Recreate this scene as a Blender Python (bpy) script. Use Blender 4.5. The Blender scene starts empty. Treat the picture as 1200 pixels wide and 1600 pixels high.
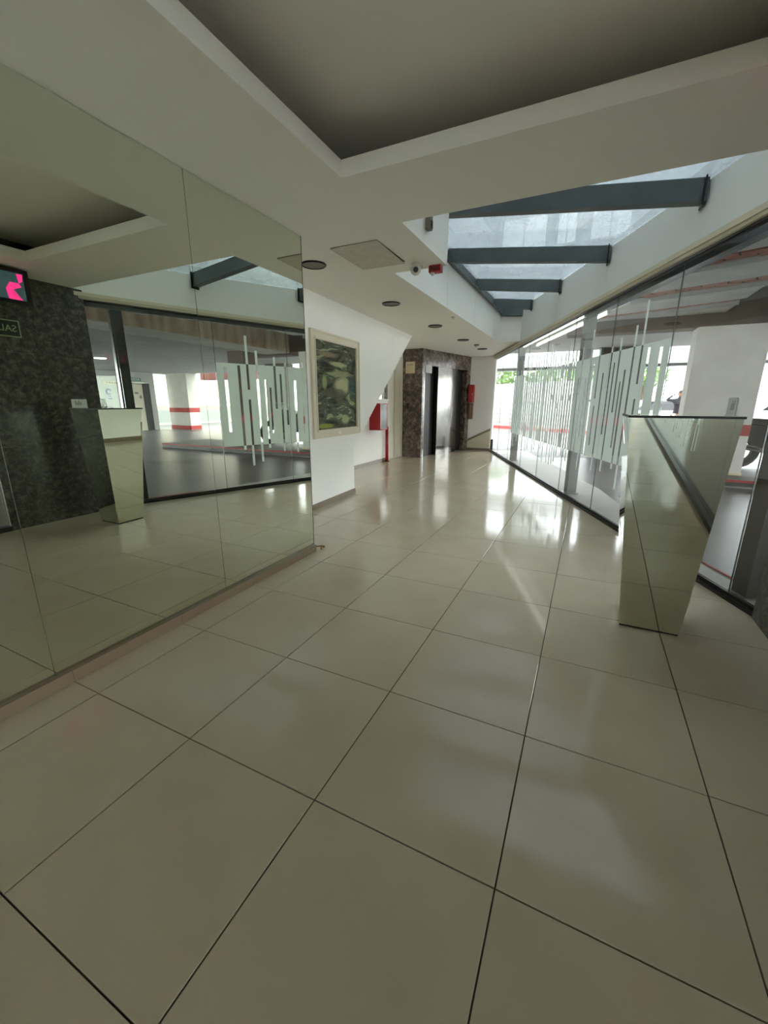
import bpy, bmesh, math, random
from mathutils import Vector, Matrix
random.seed(7)
SC = bpy.context.scene
COL = SC.collection

# ------------------------------------------------------------------ camera
F_PX = 642.84
CAM = Vector((1.8844, -0.2811, 1.2945))
YAW, PITCH, ROLL = -0.4507, -0.25974, 0.00225
cy, sy, cp, sp = math.cos(YAW), math.sin(YAW), math.cos(PITCH), math.sin(PITCH)
fwd = Vector((sy * cp, cy * cp, sp))
rgt = Vector((cy, -sy, 0.0))
upv = rgt.cross(fwd)
r2 = math.cos(ROLL) * rgt + math.sin(ROLL) * upv
u2 = -math.sin(ROLL) * rgt + math.cos(ROLL) * upv
cam_data = bpy.data.cameras.new('camera')
cam_data.sensor_fit = 'HORIZONTAL'
cam_data.sensor_width = 36.0
cam_data.lens = 36.0 * F_PX / 1200.0
cam_data.clip_start = 0.02
cam_data.clip_end = 300
cam = bpy.data.objects.new('camera', cam_data)
COL.objects.link(cam)
m3 = Matrix((r2, u2, -fwd)).transposed()
cam.matrix_world = Matrix.Translation(CAM) @ m3.to_4x4()
SC.camera = cam

# ------------------------------------------------------------------ sky and exposure
world = bpy.data.worlds.new('overcast_sky')
SC.world = world
world.use_nodes = True
bg = world.node_tree.nodes['Background']
bg.inputs[0].default_value = (0.93, 0.965, 1.0, 1)
bg.inputs[1].default_value = 3.0
SC.view_settings.view_transform = 'Standard'
SC.view_settings.look = 'None'
SC.view_settings.gamma = 1.0
SC.view_settings.use_curve_mapping = False
SC.view_settings.exposure = 2.05
SC.cycles.max_bounces = 14
SC.cycles.glossy_bounces = 8
SC.cycles.diffuse_bounces = 6
SC.cycles.transparent_max_bounces = 24
SC.cycles.use_denoising = True

# ------------------------------------------------------------------ helpers: materials
def lin(c):
    return tuple(((v / 255.0) / 12.92 if v / 255.0 <= 0.04045 else ((v / 255.0 + 0.055) / 1.055) ** 2.4) for v in c) + (1.0,)

def new_mat(name):
    m = bpy.data.materials.new(name)
    m.use_nodes = True
    return m, m.node_tree, m.node_tree.nodes['Principled BSDF']

def ramp(nt, stops):
    r = nt.nodes.new('ShaderNodeValToRGB')
    els = r.color_ramp.elements
    while len(els) < len(stops):
        els.new(0.5)
    for e, (p, c) in zip(els, stops):
        e.position = p
        e.color = c
    return r

def mat(name, rgb, rough=0.5, metal=0.0, spec=0.5, vary=None, scale=8.0, detail=4.0, bump=0.0, bscale=None, stretch=None):
    m, nt, p = new_mat(name)
    p.inputs['Base Color'].default_value = lin(rgb)
    p.inputs['Roughness'].default_value = rough
    p.inputs['Metallic'].default_value = metal
    p.inputs['Specular IOR Level'].default_value = spec
    if vary or bump:
        tc = nt.nodes.new('ShaderNodeTexCoord')
        src = tc.outputs['Object']
        if stretch:
            mp = nt.nodes.new('ShaderNodeMapping')
            mp.inputs['Scale'].default_value = stretch
            nt.links.new(src, mp.inputs[0]); src = mp.outputs[0]
        n = nt.nodes.new('ShaderNodeTexNoise')
        n.inputs['Scale'].default_value = scale
        n.inputs['Detail'].default_value = detail
        nt.links.new(src, n.inputs['Vector'])
        if vary:
            r = ramp(nt, [(0.3, lin(rgb)), (0.7, lin(vary))])
            nt.links.new(n.outputs['Fac'], r.inputs[0])
            nt.links.new(r.outputs[0], p.inputs['Base Color'])
        if bump:
            b = nt.nodes.new('ShaderNodeBump')
            b.inputs['Strength'].default_value = bump
            b.inputs['Distance'].default_value = 0.01
            src2 = n
            if bscale:
                src2 = nt.nodes.new('ShaderNodeTexNoise')
                src2.inputs['Scale'].default_value = bscale
                nt.links.new(src, src2.inputs['Vector'])
            nt.links.new(src2.outputs['Fac'], b.inputs['Height'])
            nt.links.new(b.outputs[0], p.inputs['Normal'])
    return m

def emit(name, rgb, strength):
    m, nt, p = new_mat(name)
    p.inputs['Base Color'].default_value = (0.02, 0.02, 0.02, 1)
    p.inputs['Emission Color'].default_value = lin(rgb)
    p.inputs['Emission Strength'].default_value = strength
    return m

def glass_mat(name, tint, dirt=0.0):
    m, nt, p = new_mat(name)
    nt.nodes.remove(p)
    out = nt.nodes['Material Output']
    tr = nt.nodes.new('ShaderNodeBsdfTransparent'); tr.inputs[0].default_value = tint
    gl = nt.nodes.new('ShaderNodeBsdfGlossy'); gl.inputs['Roughness'].default_value = 0.0
    gl.inputs[0].default_value = (0.95, 0.97, 0.96, 1)
    geo = nt.nodes.new('ShaderNodeNewGeometry')
    mx = nt.nodes.new('ShaderNodeMix')
    mx.inputs[2].default_value = 1.45
    mx.inputs[3].default_value = 1.0 / 1.45
    nt.links.new(geo.outputs['Backfacing'], mx.inputs[0])
    fr = nt.nodes.new('ShaderNodeFresnel')
    nt.links.new(mx.outputs[0], fr.inputs['IOR'])
    ms = nt.nodes.new('ShaderNodeMixShader')
    nt.links.new(fr.outputs[0], ms.inputs[0])
    nt.links.new(tr.outputs[0], ms.inputs[1]); nt.links.new(gl.outputs[0], ms.inputs[2])
    last = ms
    if dirt:
        tc = nt.nodes.new('ShaderNodeTexCoord')
        n1 = nt.nodes.new('ShaderNodeTexNoise'); n1.inputs['Scale'].default_value = 38.0; n1.inputs['Detail'].default_value = 5
        n2 = nt.nodes.new('ShaderNodeTexNoise'); n2.inputs['Scale'].default_value = 2.2; n2.inputs['Detail'].default_value = 3
        nt.links.new(tc.outputs['Object'], n1.inputs['Vector']); nt.links.new(tc.outputs['Object'], n2.inputs['Vector'])
        ad = nt.nodes.new('ShaderNodeMath'); ad.operation = 'MULTIPLY'
        nt.links.new(n1.outputs['Fac'], ad.inputs[0]); nt.links.new(n2.outputs['Fac'], ad.inputs[1])
        r = ramp(nt, [(0.12, (dirt * 0.55,) * 3 + (1,)), (0.42, (min(1, dirt * 1.5),) * 3 + (1,))])
        nt.links.new(ad.outputs[0], r.inputs[0])
        tl = nt.nodes.new('ShaderNodeBsdfTranslucent'); tl.inputs[0].default_value = (0.40, 0.43, 0.44, 1)
        m2 = nt.nodes.new('ShaderNodeMixShader')
        nt.links.new(r.outputs[0], m2.inputs[0]); nt.links.new(ms.outputs[0], m2.inputs[1]); nt.links.new(tl.outputs[0], m2.inputs[2])
        last = m2
    nt.links.new(last.outputs[0], out.inputs['Surface'])
    return m

def film_mat():
    m, nt, p = new_mat('frosted_vinyl')
    out = nt.nodes['Material Output']
    p.inputs['Base Color'].default_value = lin((244, 248, 245)); p.inputs['Roughness'].default_value = 0.55
    tl = nt.nodes.new('ShaderNodeBsdfTranslucent'); tl.inputs[0].default_value = lin((244, 250, 246))
    ms = nt.nodes.new('ShaderNodeMixShader'); ms.inputs[0].default_value = 0.56
    nt.links.new(p.outputs[0], ms.inputs[1]); nt.links.new(tl.outputs[0], ms.inputs[2])
    nt.links.new(ms.outputs[0], out.inputs['Surface'])
    return m

def granite_mat(name, dark, mid, light, rough, scale):
    m, nt, p = new_mat(name)
    tc = nt.nodes.new('ShaderNodeTexCoord')
    n = nt.nodes.new('ShaderNodeTexNoise'); n.inputs['Scale'].default_value = scale; n.inputs['Detail'].default_value = 7; n.inputs['Roughness'].default_value = 0.72
    n.inputs['Distortion'].default_value = 0.5
    nt.links.new(tc.outputs['Object'], n.inputs['Vector'])
    v = nt.nodes.new('ShaderNodeTexVoronoi'); v.inputs['Scale'].default_value = scale * 3.0
    nt.links.new(tc.outputs['Object'], v.inputs['Vector'])
    r = ramp(nt, [(0.36, lin(dark)), (0.5, lin(mid)), (0.66, lin(light))])
    nt.links.new(n.outputs['Fac'], r.inputs[0])
    mixn = nt.nodes.new('ShaderNodeMix'); mixn.data_type = 'RGBA'; mixn.blend_type = 'MULTIPLY'
    mixn.inputs[0].default_value = 0.5
    r3 = ramp(nt, [(0.0, (0.25, 0.25, 0.25, 1)), (0.5, (1.3, 1.3, 1.3, 1))])
    nt.links.new(v.outputs['Distance'], r3.inputs[0])
    nt.links.new(r.outputs[0], mixn.inputs[6]); nt.links.new(r3.outputs[0], mixn.inputs[7])
    nt.links.new(mixn.outputs[2], p.inputs['Base Color'])
    p.inputs['Roughness'].default_value = rough
    return m

def painting_mat(y0, y1, z0, z1):
    """abstract green and cream swirls; the object's own Y and Z give the place on the canvas"""
    m, nt, p = new_mat('abstract_paint')
    tc = nt.nodes.new('ShaderNodeTexCoord')
    mp = nt.nodes.new('ShaderNodeMapping'); mp.inputs['Scale'].default_value = (1, 1.1, 3.4)
    mp.inputs['Location'].default_value = (3.1, 0.7, 0.4)
    nt.links.new(tc.outputs['Object'], mp.inputs[0])
    n = nt.nodes.new('ShaderNodeTexNoise'); n.inputs['Scale'].default_value = 1.7; n.inputs['Detail'].default_value = 4; n.inputs['Distortion'].default_value = 2.4
    nt.links.new(mp.outputs[0], n.inputs['Vector'])
    r = ramp(nt, [(0.25, lin((26, 30, 26))), (0.40, lin((58, 66, 52))), (0.5, lin((96, 92, 74))), (0.57, lin((70, 84, 74))), (0.66, lin((158, 162, 122))), (0.8, lin((46, 60, 62)))])
    nt.links.new(n.outputs['Fac'], r.inputs[0])
    cur = r.outputs[0]
    n2 = nt.nodes.new('ShaderNodeTexNoise'); n2.inputs['Scale'].default_value = 5; n2.inputs['Detail'].default_value = 2
    nt.links.new(tc.outputs['Object'], n2.inputs['Vector'])
    sep = nt.nodes.new('ShaderNodeSeparateXYZ'); nt.links.new(tc.outputs['Object'], sep.inputs[0])
    def M(op, a, b):
        k = nt.nodes.new('ShaderNodeMath'); k.operation = op
        for i, v in enumerate((a, b)):
            if isinstance(v, (int, float)): k.inputs[i].default_value = v
            else: nt.links.new(v, k.inputs[i])
        return k.outputs[0]
    # blobs: (u, v, ru, rv, colour) in canvas fractions, v up
    blobs = [(0.62, 0.52, 0.19, 0.10, (186, 184, 140)), (0.53, 0.765, 0.21, 0.028, (172, 174, 128)), (0.55, 0.66, 0.30, 0.035, (150, 152, 110)),
             (0.19, 0.55, 0.055, 0.075, (150, 158, 104)), (0.70, 0.10, 0.11, 0.055, (168, 176, 130)), (0.17, 0.04, 0.2, 0.03, (150, 156, 70)),
             (0.88, 0.5, 0.10, 0.12, (62, 84, 84)), (0.3, 0.86, 0.22, 0.03, (140, 124, 102)), (0.25, 0.71, 0.2, 0.05, (44, 42, 34)), (0.5, 0.42, 0.2, 0.06, (92, 90, 72))]
    for (u, v, ru, rv, c) in blobs:
        yy = y0 + u * (y1 - y0); zz = z0 + v * (z1 - z0)
        a = M('DIVIDE', M('SUBTRACT', sep.outputs[1], yy), ru * (y1 - y0))
        b = M('DIVIDE', M('SUBTRACT', sep.outputs[2], zz), rv * (z1 - z0))
        d = M('ADD', M('MULTIPLY', a, a), M('MULTIPLY', b, b))
        d = M('ADD', d, M('MULTIPLY', M('SUBTRACT', n2.outputs['Fac'], 0.5), 1.5))
        k = nt.nodes.new('ShaderNodeMapRange'); k.inputs[1].default_value = 0.5; k.inputs[2].default_value = 1.5; k.inputs[3].default_value = 0.82; k.inputs[4].default_value = 0.0
        nt.links.new(d, k.inputs[0])
        mx = nt.nodes.new('ShaderNodeMix'); mx.data_type = 'RGBA'
        nt.links.new(k.outputs[0], mx.inputs[0]); nt.links.new(cur, mx.inputs[6]); mx.inputs[7].default_value = lin(c)
        cur = mx.outputs[2]
    nt.links.new(cur, p.inputs['Base Color'])
    p.inputs['Roughness'].default_value = 0.8
    p.inputs['Specular IOR Level'].default_value = 0.2
    return m

M_ = {}
M_['tile'] = mat('polished_porcelain', (192, 179, 157), 0.1, spec=0.5, vary=(184, 171, 148), scale=2.5)
M_['grout'] = mat('grout', (66, 58, 44), 0.9)
M_['skirt'] = mat('skirting_tile', (118, 102, 82), 0.3)
M_['white'] = mat('white_paint', (237, 234, 226), 0.6, vary=(231, 228, 220), scale=1.5)
M_['ceil'] = mat('ceiling_paint', (232, 229, 218), 0.75)
M_['ceil_tray'] = mat('tray_paint', (244, 240, 230), 0.75)
M_['cove'] = mat('cove_shade', (46, 42, 37), 0.9)  # near-black colour paints in the shadow band behind the tray lip
M_['fascia'] = mat('fascia_paint', (222, 222, 217), 0.55)
M_['cream'] = mat('cream_moulding', (206, 197, 172), 0.5)
M_['mirror'] = mat('mirror_silver', (230, 235, 222), 0.0, metal=1.0)
M_['mirror_edge'] = mat('mirror_edge', (70, 78, 66), 0.25)
M_['black'] = mat('black_plastic', (14, 14, 14), 0.45)
M_['dark_rail'] = mat('dark_rail', (44, 42, 40), 0.4, metal=0.5)
M_['steel_beam'] = mat('painted_steel', (84, 92, 92), 0.5, vary=(74, 82, 83), scale=5)
M_['steel_post'] = mat('post_steel', (104, 106, 103), 0.35, metal=0.5)
M_['stainless'] = mat('stainless', (96, 94, 88), 0.13, metal=1.0, bump=0.3, scale=3, bscale=5, stretch=(1, 1, 0.4))
M_['dark_metal'] = mat('dark_metal', (30, 28, 26), 0.3, metal=0.6)
M_['lift_door'] = mat('lift_door', (20, 18, 16), 0.45)
M_['glass'] = glass_mat('clear_glass', (0.955, 0.975, 0.965, 1))
M_['sky_glass'] = glass_mat('dusty_glass', (0.84, 0.89, 0.90, 1), 0.30)
M_['film'] = film_mat()
M_['granite'] = granite_mat('dark_granite', (26, 26, 23), (66, 65, 57), (112, 110, 97), 0.32, 17)
M_['granite_lift'] = granite_mat('brown_granite', (40, 32, 27), (90, 76, 66), (142, 126, 112), 0.2, 10)
M_['red'] = mat('red_paint', (158, 16, 24), 0.35)
M_['band_red'] = mat('red_band_paint', (176, 50, 46), 0.6, vary=(160, 44, 40), scale=6)
M_['asphalt'] = mat('asphalt', (94, 95, 100), 0.34, spec=0.45, vary=(76, 77, 82), scale=0.9, detail=8, bump=0.15, bscale=60)
M_['pave'] = mat('pale_concrete', (132, 130, 128), 0.7, vary=(114, 112, 110), scale=1.1, detail=6)
M_['path_white'] = mat('pale_path', (206, 204, 201), 0.65, vary=(192, 190, 186), scale=2, detail=6)
M_['bike_black'] = mat('bike_black', (9, 9, 10), 0.45)
M_['concrete'] = mat('raw_concrete', (214, 211, 204), 0.8, vary=(192, 188, 180), scale=3, detail=7, bump=0.2, bscale=14)
M_['conc_soffit'] = mat('soffit_concrete', (176, 176, 173), 0.8, vary=(164, 164, 160), scale=1.5)
M_['rust_beam'] = mat('stained_concrete', (214, 190, 172), 0.85, vary=(150, 118, 102), scale=2.2, detail=7, stretch=(2.5, 2.5, 0.5))
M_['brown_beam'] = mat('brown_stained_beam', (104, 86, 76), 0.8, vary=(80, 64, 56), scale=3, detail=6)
M_['brick'] = mat('red_brick', (204, 146, 126), 0.85, vary=(176, 116, 98), scale=9, detail=6, bump=0.3, bscale=40)
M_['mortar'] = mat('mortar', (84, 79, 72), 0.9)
M_['pillar'] = mat('pillar_paint', (226, 222, 214), 0.7, vary=(210, 205, 196), scale=2.5, detail=6)
M_['wall_cream'] = mat('cream_wall_paint', (232, 222, 202), 0.75, vary=(226, 214, 192), scale=2)
M_['wall_blue'] = mat('blue_grey_dado', (150, 164, 170), 0.7)
M_['white_out'] = mat('outdoor_white', (188, 188, 186), 0.7)
M_['sign_green'] = mat('green_sign', (60, 140, 108), 0.5)
M_['dark_green'] = mat('exit_sign_green', (18, 42, 30), 0.4)
M_['glow_green'] = mat('pale_green_print', (176, 190, 150), 0.5)
M_['blue'] = mat('blue_print', (44, 66, 160), 0.5)
M_['beige'] = mat('beige_sign', (206, 190, 150), 0.5)
M_['grey_print'] = mat('grey_print', (120, 116, 110), 0.5)
M_['paper'] = mat('white_card', (225, 225, 222), 0.6)
M_['door_cream'] = mat('cream_door', (214, 206, 188), 0.5)
M_['leaf'] = mat('leaf_green', (76, 116, 54), 0.6, vary=(118, 150, 74), scale=2)
M_['bark'] = mat('bark', (86, 70, 52), 0.9)
M_['cloth'] = mat('dark_cloth', (28, 26, 32), 0.9)
M_['skin'] = mat('skin', (150, 104, 84), 0.6)
M_['hair'] = mat('dark_hair', (18, 14, 12), 0.7)
M_['car_white'] = mat('white_car_paint', (230, 232, 236), 0.25)
M_['car_silver'] = mat('silver_car_paint', (186, 192, 204), 0.25, metal=0.4)
M_['car_glass'] = mat('car_window', (24, 28, 32), 0.08)
M_['rubber'] = mat('rubber', (18, 18, 18), 0.8)
M_['chrome'] = mat('chrome', (210, 210, 210), 0.1, metal=1.0)
M_['brass'] = mat('brass', (120, 96, 60), 0.35, metal=0.8)
M_['grille'] = mat('grey_grille', (120, 112, 100), 0.6)
M_['stucco'] = mat('grey_stucco', (176, 180, 182), 0.9, vary=(156, 160, 163), scale=6, detail=7, bump=0.4, bscale=30)
M_['win_light'] = mat('pale_blind', (236, 238, 240), 0.4)
M_['wood'] = mat('wood_frame', (128, 92, 62), 0.5)
M_['hatch'] = mat('hatch_board', (204, 194, 180), 0.8, vary=(190, 180, 166), scale=14)
M_['cam_white'] = mat('camera_shell', (200, 196, 182), 0.4)
M_['maroon'] = mat('maroon_metal', (84, 26, 24), 0.5)
M_['frame_cream'] = mat('frame_cream', (206, 196, 170), 0.45)
M_['screen_dark'] = emit('screen_dark', (34, 52, 54), 0.5)
M_['screen_pink'] = emit('screen_pink', (222, 46, 122), 0.4)
M_['tube_light'] = emit('tube_light', (255, 255, 250), 2.2)
M_['lamp_white'] = emit('lamp_white', (255, 255, 250), 12.0)

# ------------------------------------------------------------------ helpers: geometry
class MB:
    def __init__(self):
        self.v = []; self.f = []
    def add(self, vs, fs):
        o = len(self.v)
        self.v += [Vector(p) for p in vs]
        self.f += [tuple(o + i for i in f) for f in fs]
        return self
    def box(self, x0, x1, y0, y1, z0, z1):
        return self.obox((0, 0), (1, 0), x0, x1, y0, y1, z0, z1)
    def obox(self, o, t, s0, s1, d0, d1, z0, z1):
        """box along direction t from o in plan; d is measured along t turned 90 degrees left"""
        n = (-t[1], t[0])
        vs = []
        for z in (z0, z1):
            for s, d in ((s0, d0), (s1, d0), (s1, d1), (s0, d1)):
                vs.append((o[0] + t[0] * s + n[0] * d, o[1] + t[1] * s + n[1] * d, z))
        return self.add(vs, [(3, 2, 1, 0), (4, 5, 6, 7), (0, 1, 5, 4), (1, 2, 6, 5), (2, 3, 7, 6), (3, 0, 4, 7)])
    def prism(self, pts, vec):
        """pts: a planar loop; extruded by vec"""
        n = len(pts); vec = Vector(vec)
        a = [Vector(p) for p in pts]; b = [p + vec for p in a]
        fs = [tuple(range(n - 1, -1, -1)), tuple(range(n, 2 * n))] + [(i, (i + 1) % n, n + (i + 1) % n, n + i) for i in range(n)]
        return self.add(a + b, fs)
    def frustum(self, lo, hi):
        """two loops of equal length joined"""
        n = len(lo)
        fs = [tuple(range(n - 1, -1, -1)), tuple(range(n, 2 * n))] + [(i, (i + 1) % n, n + (i + 1) % n, n + i) for i in range(n)]
        return self.add(list(lo) + list(hi), fs)
    def cyl(self, a, b, r0, r1=None, n=16):
        a = Vector(a); b = Vector(b); r1 = r0 if r1 is None else r1
        d = (b - a).normalized()
        x = d.orthogonal().normalized(); y = d.cross(x)
        lo = [a + (x * math.cos(k * 2 * math.pi / n) + y * math.sin(k * 2 * math.pi / n)) * r0 for k in range(n)]
        hi = [b + (x * math.cos(k * 2 * math.pi / n) + y * math.sin(k * 2 * math.pi / n)) * r1 for k in range(n)]
        return self.frustum(lo, hi)
    def ball(self, c, rx, ry=None, rz=None, n=14, m=9, zlo=-1.0):
        ry = rx if ry is None else ry; rz = rx if rz is None else rz
        c = Vector(c); vs = []; fs = []
        for j in range(m + 1):
            ph = math.asin(zlo) + (math.pi / 2 - math.asin(zlo)) * j / m
            for i in range(n):
                th = 2 * math.pi * i / n
                vs.append(c + Vector((rx * math.cos(ph) * math.cos(th), ry * math.cos(ph) * math.sin(th), rz * math.sin(ph))))
        for j in range(m):
            for i in range(n):
                fs.append((j * n + i, j * n + (i + 1) % n, (j + 1) * n + (i + 1) % n, (j + 1) * n + i))
        fs.append(tuple(range(n - 1, -1, -1)))
        return self.add(vs, fs)
    def torus(self, c, axis, R, r, n=20, m=8):
        c = Vector(c); d = Vector(axis).normalized(); x = d.orthogonal().normalized(); y = d.cross(x)
        vs = []; fs = []
        for i in range(n):
            a = 2 * math.pi * i / n
            e = x * math.cos(a) + y * math.sin(a)
            for j in range(m):
                b = 2 * math.pi * j / m
                vs.append(c + e * (R + r * math.cos(b)) + d * (r * math.sin(b)))
        for i in range(n):
            for j in range(m):
                fs.append((i * m + j, ((i + 1) % n) * m + j, ((i + 1) % n) * m + (j + 1) % m, i * m + (j + 1) % m))
        return self.add(vs, fs)
    def build(self, name, material, parent=None, smooth=False, bevel=0.0):
        me = bpy.data.meshes.new(name)
        off = ORIGIN.get(parent.name, Vector()) if parent else Vector()
        me.from_pydata([tuple(p - off) for p in self.v], [], self.f)
        bm = bmesh.new(); bm.from_mesh(me)
        if bevel:
            bmesh.ops.bevel(bm, geom=list(bm.edges), offset=bevel, segments=2, affect='EDGES', profile=0.6)
        bmesh.ops.recalc_face_normals(bm, faces=bm.faces)
        bm.to_mesh(me); bm.free()
        if smooth:
            for p in me.polygons: p.use_smooth = True
        me.materials.append(M_[material] if isinstance(material, str) else material)
        o = bpy.data.objects.new(name, me)
        COL.objects.link(o)
        ORIGIN[o.name] = off.copy()
        if parent: o.parent = parent
        return o

ORIGIN = {}

def thing(name, label, cat, loc, group=None):
    o = bpy.data.objects.new(name, None)
    o.empty_display_size = 0.1
    COL.objects.link(o)
    o.location = loc
    ORIGIN[o.name] = Vector(loc)
    o['label'] = label; o['category'] = cat
    if group: o['group'] = group
    return o

def tag(o, label, cat, group=None):
    o['label'] = label; o['category'] = cat
    if group: o['group'] = group
    return o

def struct(o, label=None, cat=None):
    o['kind'] = 'structure'
    if label: o['label'] = label
    if cat: o['category'] = cat
    return o

def copy_tree(o, parent=None):
    c = o.copy(); COL.objects.link(c)
    ORIGIN[c.name] = ORIGIN.get(o.name, Vector()).copy()
    if parent: c.parent = parent
    for ch in o.children: copy_tree(ch, c)
    return c

def text_obj(name, body, size, loc, rot, material, parent, extrude=0.001, align='LEFT'):
    cu = bpy.data.curves.new(name, 'FONT')
    cu.body = body; cu.size = size; cu.extrude = extrude; cu.align_x = align; cu.align_y = 'CENTER'
    cu.materials.append(M_[material])
    o = bpy.data.objects.new(name, cu)
    COL.objects.link(o)
    bpy.context.view_layer.update()
    me = bpy.data.meshes.new_from_object(o)
    bpy.data.objects.remove(o); o = bpy.data.objects.new(name, me); COL.objects.link(o)
    o.location = Vector(loc) - ORIGIN.get(parent.name, Vector())
    o.rotation_euler = rot
    o.parent = parent
    return o

# ------------------------------------------------------------------ key planes of the place
H = 2.5                                    # lobby ceiling
def gx(y): return 4.125 - 0.404 * y        # x of the glass line at y
GT = Vector((-0.3746, 0.9272, 0)); GO = Vector((gx(2.7), 2.7, 0))   # along the glass, away from the camera
GN = Vector((0.9272, 0.3746, 0))           # outwards
MXP = -0.21                                # face of the mirror wall
t2 = (GT.x, GT.y)
def gp(s, off=0.0, z=0.0):
    p = GO + GT * s + GN * off
    return Vector((p.x, p.y, z))
def gbox(mb, s0, s1, o0, o1, z0, z1):
    return mb.frustum([gp(s0, o0, z0), gp(s1, o0, z0), gp(s1, o1, z0), gp(s0, o1, z0)], [gp(s0, o0, z1), gp(s1, o0, z1), gp(s1, o1, z1), gp(s0, o1, z1)])

# ------------------------------------------------------------------ floor
floor = struct(MB().prism([(-2.4, -6.6, -0.06), (2.98, -6.6, -0.06), (2.98, 2.8, -0.06), (gx(11.6), 11.6, -0.06), (-2.4, 11.6, -0.06)], (0, 0, 0.054)).build('floor', 'grout'))
def clip(poly, f):
    out = []
    for i in range(len(poly)):
        a, b = poly[i], poly[(i + 1) % len(poly)]
        fa, fb = f(a), f(b)
        if fa <= 0: out.append(a)
        if fa * fb < 0:
            t = fa / (fa - fb); out.append((a[0] + (b[0] - a[0]) * t, a[1] + (b[1] - a[1]) * t))
    return out
S, g = 0.6, 0.0022
tile_mesh = None
for i in range(-4, 8):
    for j in range(-11, 20):
        x0, x1, y0, y1 = i * S + g, (i + 1) * S - g, j * S + g, (j + 1) * S - g
        if i < -1 and y1 < 2.6: continue
        if i < -2 and y1 < 4.3: continue
        x0c = max(x0, -0.2) if y0 < 2.4 else x0
        poly = [(x0c, y0), (x1, y0), (x1, y1), (x0c, y1)]
        poly = clip(poly, lambda p: p[0] - gx(p[1]) + 0.02)
        poly = clip(poly, lambda p: p[0] - 2.97) if len(poly) > 2 else poly
        if len(poly) < 3 or x0c >= x1 or y0 > 11.4: continue
        full = len(poly) == 4 and x0c == x0 and all(abs(a[0] - b[0]) < 1e-6 and abs(a[1] - b[1]) < 1e-6 for a, b in zip(poly, [(x0, y0), (x1, y0), (x1, y1), (x0, y1)]))
        if full and tile_mesh:
            o = bpy.data.objects.new('tile', tile_mesh); COL.objects.link(o); o.parent = floor
            o.location = (i * S, j * S, 0)
        elif full:
            lo = [(g, g, -0.006), (S - g, g, -0.006), (S - g, S - g, -0.006), (g, S - g, -0.006)]
            e = 0.0015
            mid = [(x, y, -0.0012) for x, y, _ in lo]
            hi = [(g + e, g + e, 0), (S - g - e, g + e, 0), (S - g - e, S - g - e, 0), (g + e, S - g - e, 0)]
            mb = MB().frustum(lo, mid); mb.frustum(mid, hi)
            o = mb.build('tile', 'tile', floor); tile_mesh = o.data
            o.location = (i * S, j * S, 0)
        else:
            MB().prism([(x, y, -0.006) for x, y in poly], (0, 0, 0.006)).build('tile', 'tile', floor)

# ------------------------------------------------------------------ ceiling with the raised tray and the skylight opening
c = MB()
ZL = 2.585
c.box(-2.4, 0.5, -6.6, 2.03, H, ZL)
c.box(0.5, 2.35, -6.6, -1.6, H, ZL)
c.box(2.35, 3.1, -6.6, 2.03, H, ZL)
c.prism([(-2.4, 2.03, H), (3.1, 2.03, H), (gx(2.71) - 0.05, 2.71, H), (-2.4, 2.71, H)], (0, 0, ZL - H))
c.box(-2.4, 0.57, 2.71, 3.74, H, ZL)
c.box(-2.4, 0.04, 3.74, 8.95, H, ZL)
c.prism([(-2.4, 8.95, H), (gx(8.95) - 0.04, 8.95, H), (gx(11.5) - 0.04, 11.5, H), (-2.4, 11.5, H)], (0, 0, ZL - H))
struct(c.build('ceiling', 'ceil'))
# upper ceiling of the tray and the sides of its cove
c = MB()
c.box(0.0, 2.85, -2.1, 2.53, 2.76, 2.84)
struct(c.build('ceiling_tray', 'ceil_tray'))
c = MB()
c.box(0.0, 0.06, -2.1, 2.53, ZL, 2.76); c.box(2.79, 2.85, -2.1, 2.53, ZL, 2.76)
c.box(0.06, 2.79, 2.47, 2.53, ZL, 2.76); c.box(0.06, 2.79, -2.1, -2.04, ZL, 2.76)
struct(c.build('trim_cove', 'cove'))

# ------------------------------------------------------------------ skylight shaft, fascia and roof beams
def roof(x): return 3.03 - 0.12 * (x - 0.04)      # underside of the roof beams
c = MB()
c.box(0.45, 0.57, 2.60, 3.74, ZL, 3.30)
c.box(0.04, 0.45, 3.62, 3.74, ZL, 3.30)
c.box(0.45, gx(2.71) + 0.1, 2.60, 2.71, ZL, 3.22)
c.prism([(0.0, 8.95, ZL), (gx(8.95) + .1, 8.95, ZL), (gx(8.95) + .1, 9.07, ZL), (0.0, 9.07, ZL)], (0, 0, 3.2 - ZL))
struct(c.build('wall_skylight', 'white'))
# the tall white panels of the far side of the shaft, with open joints between them
shaft = struct(MB().box(-0.1, 0.02, 3.74, 9.07, ZL, 3.25).build('wall_shaft', 'grout'))
for a, b in ((3.75, 5.40), (5.408, 6.85), (6.858, 8.26), (8.268, 8.95)):
    MB().box(0.02, 0.046, a, b, H + .0005, 3.024).build('panel', 'white', shaft)
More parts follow.
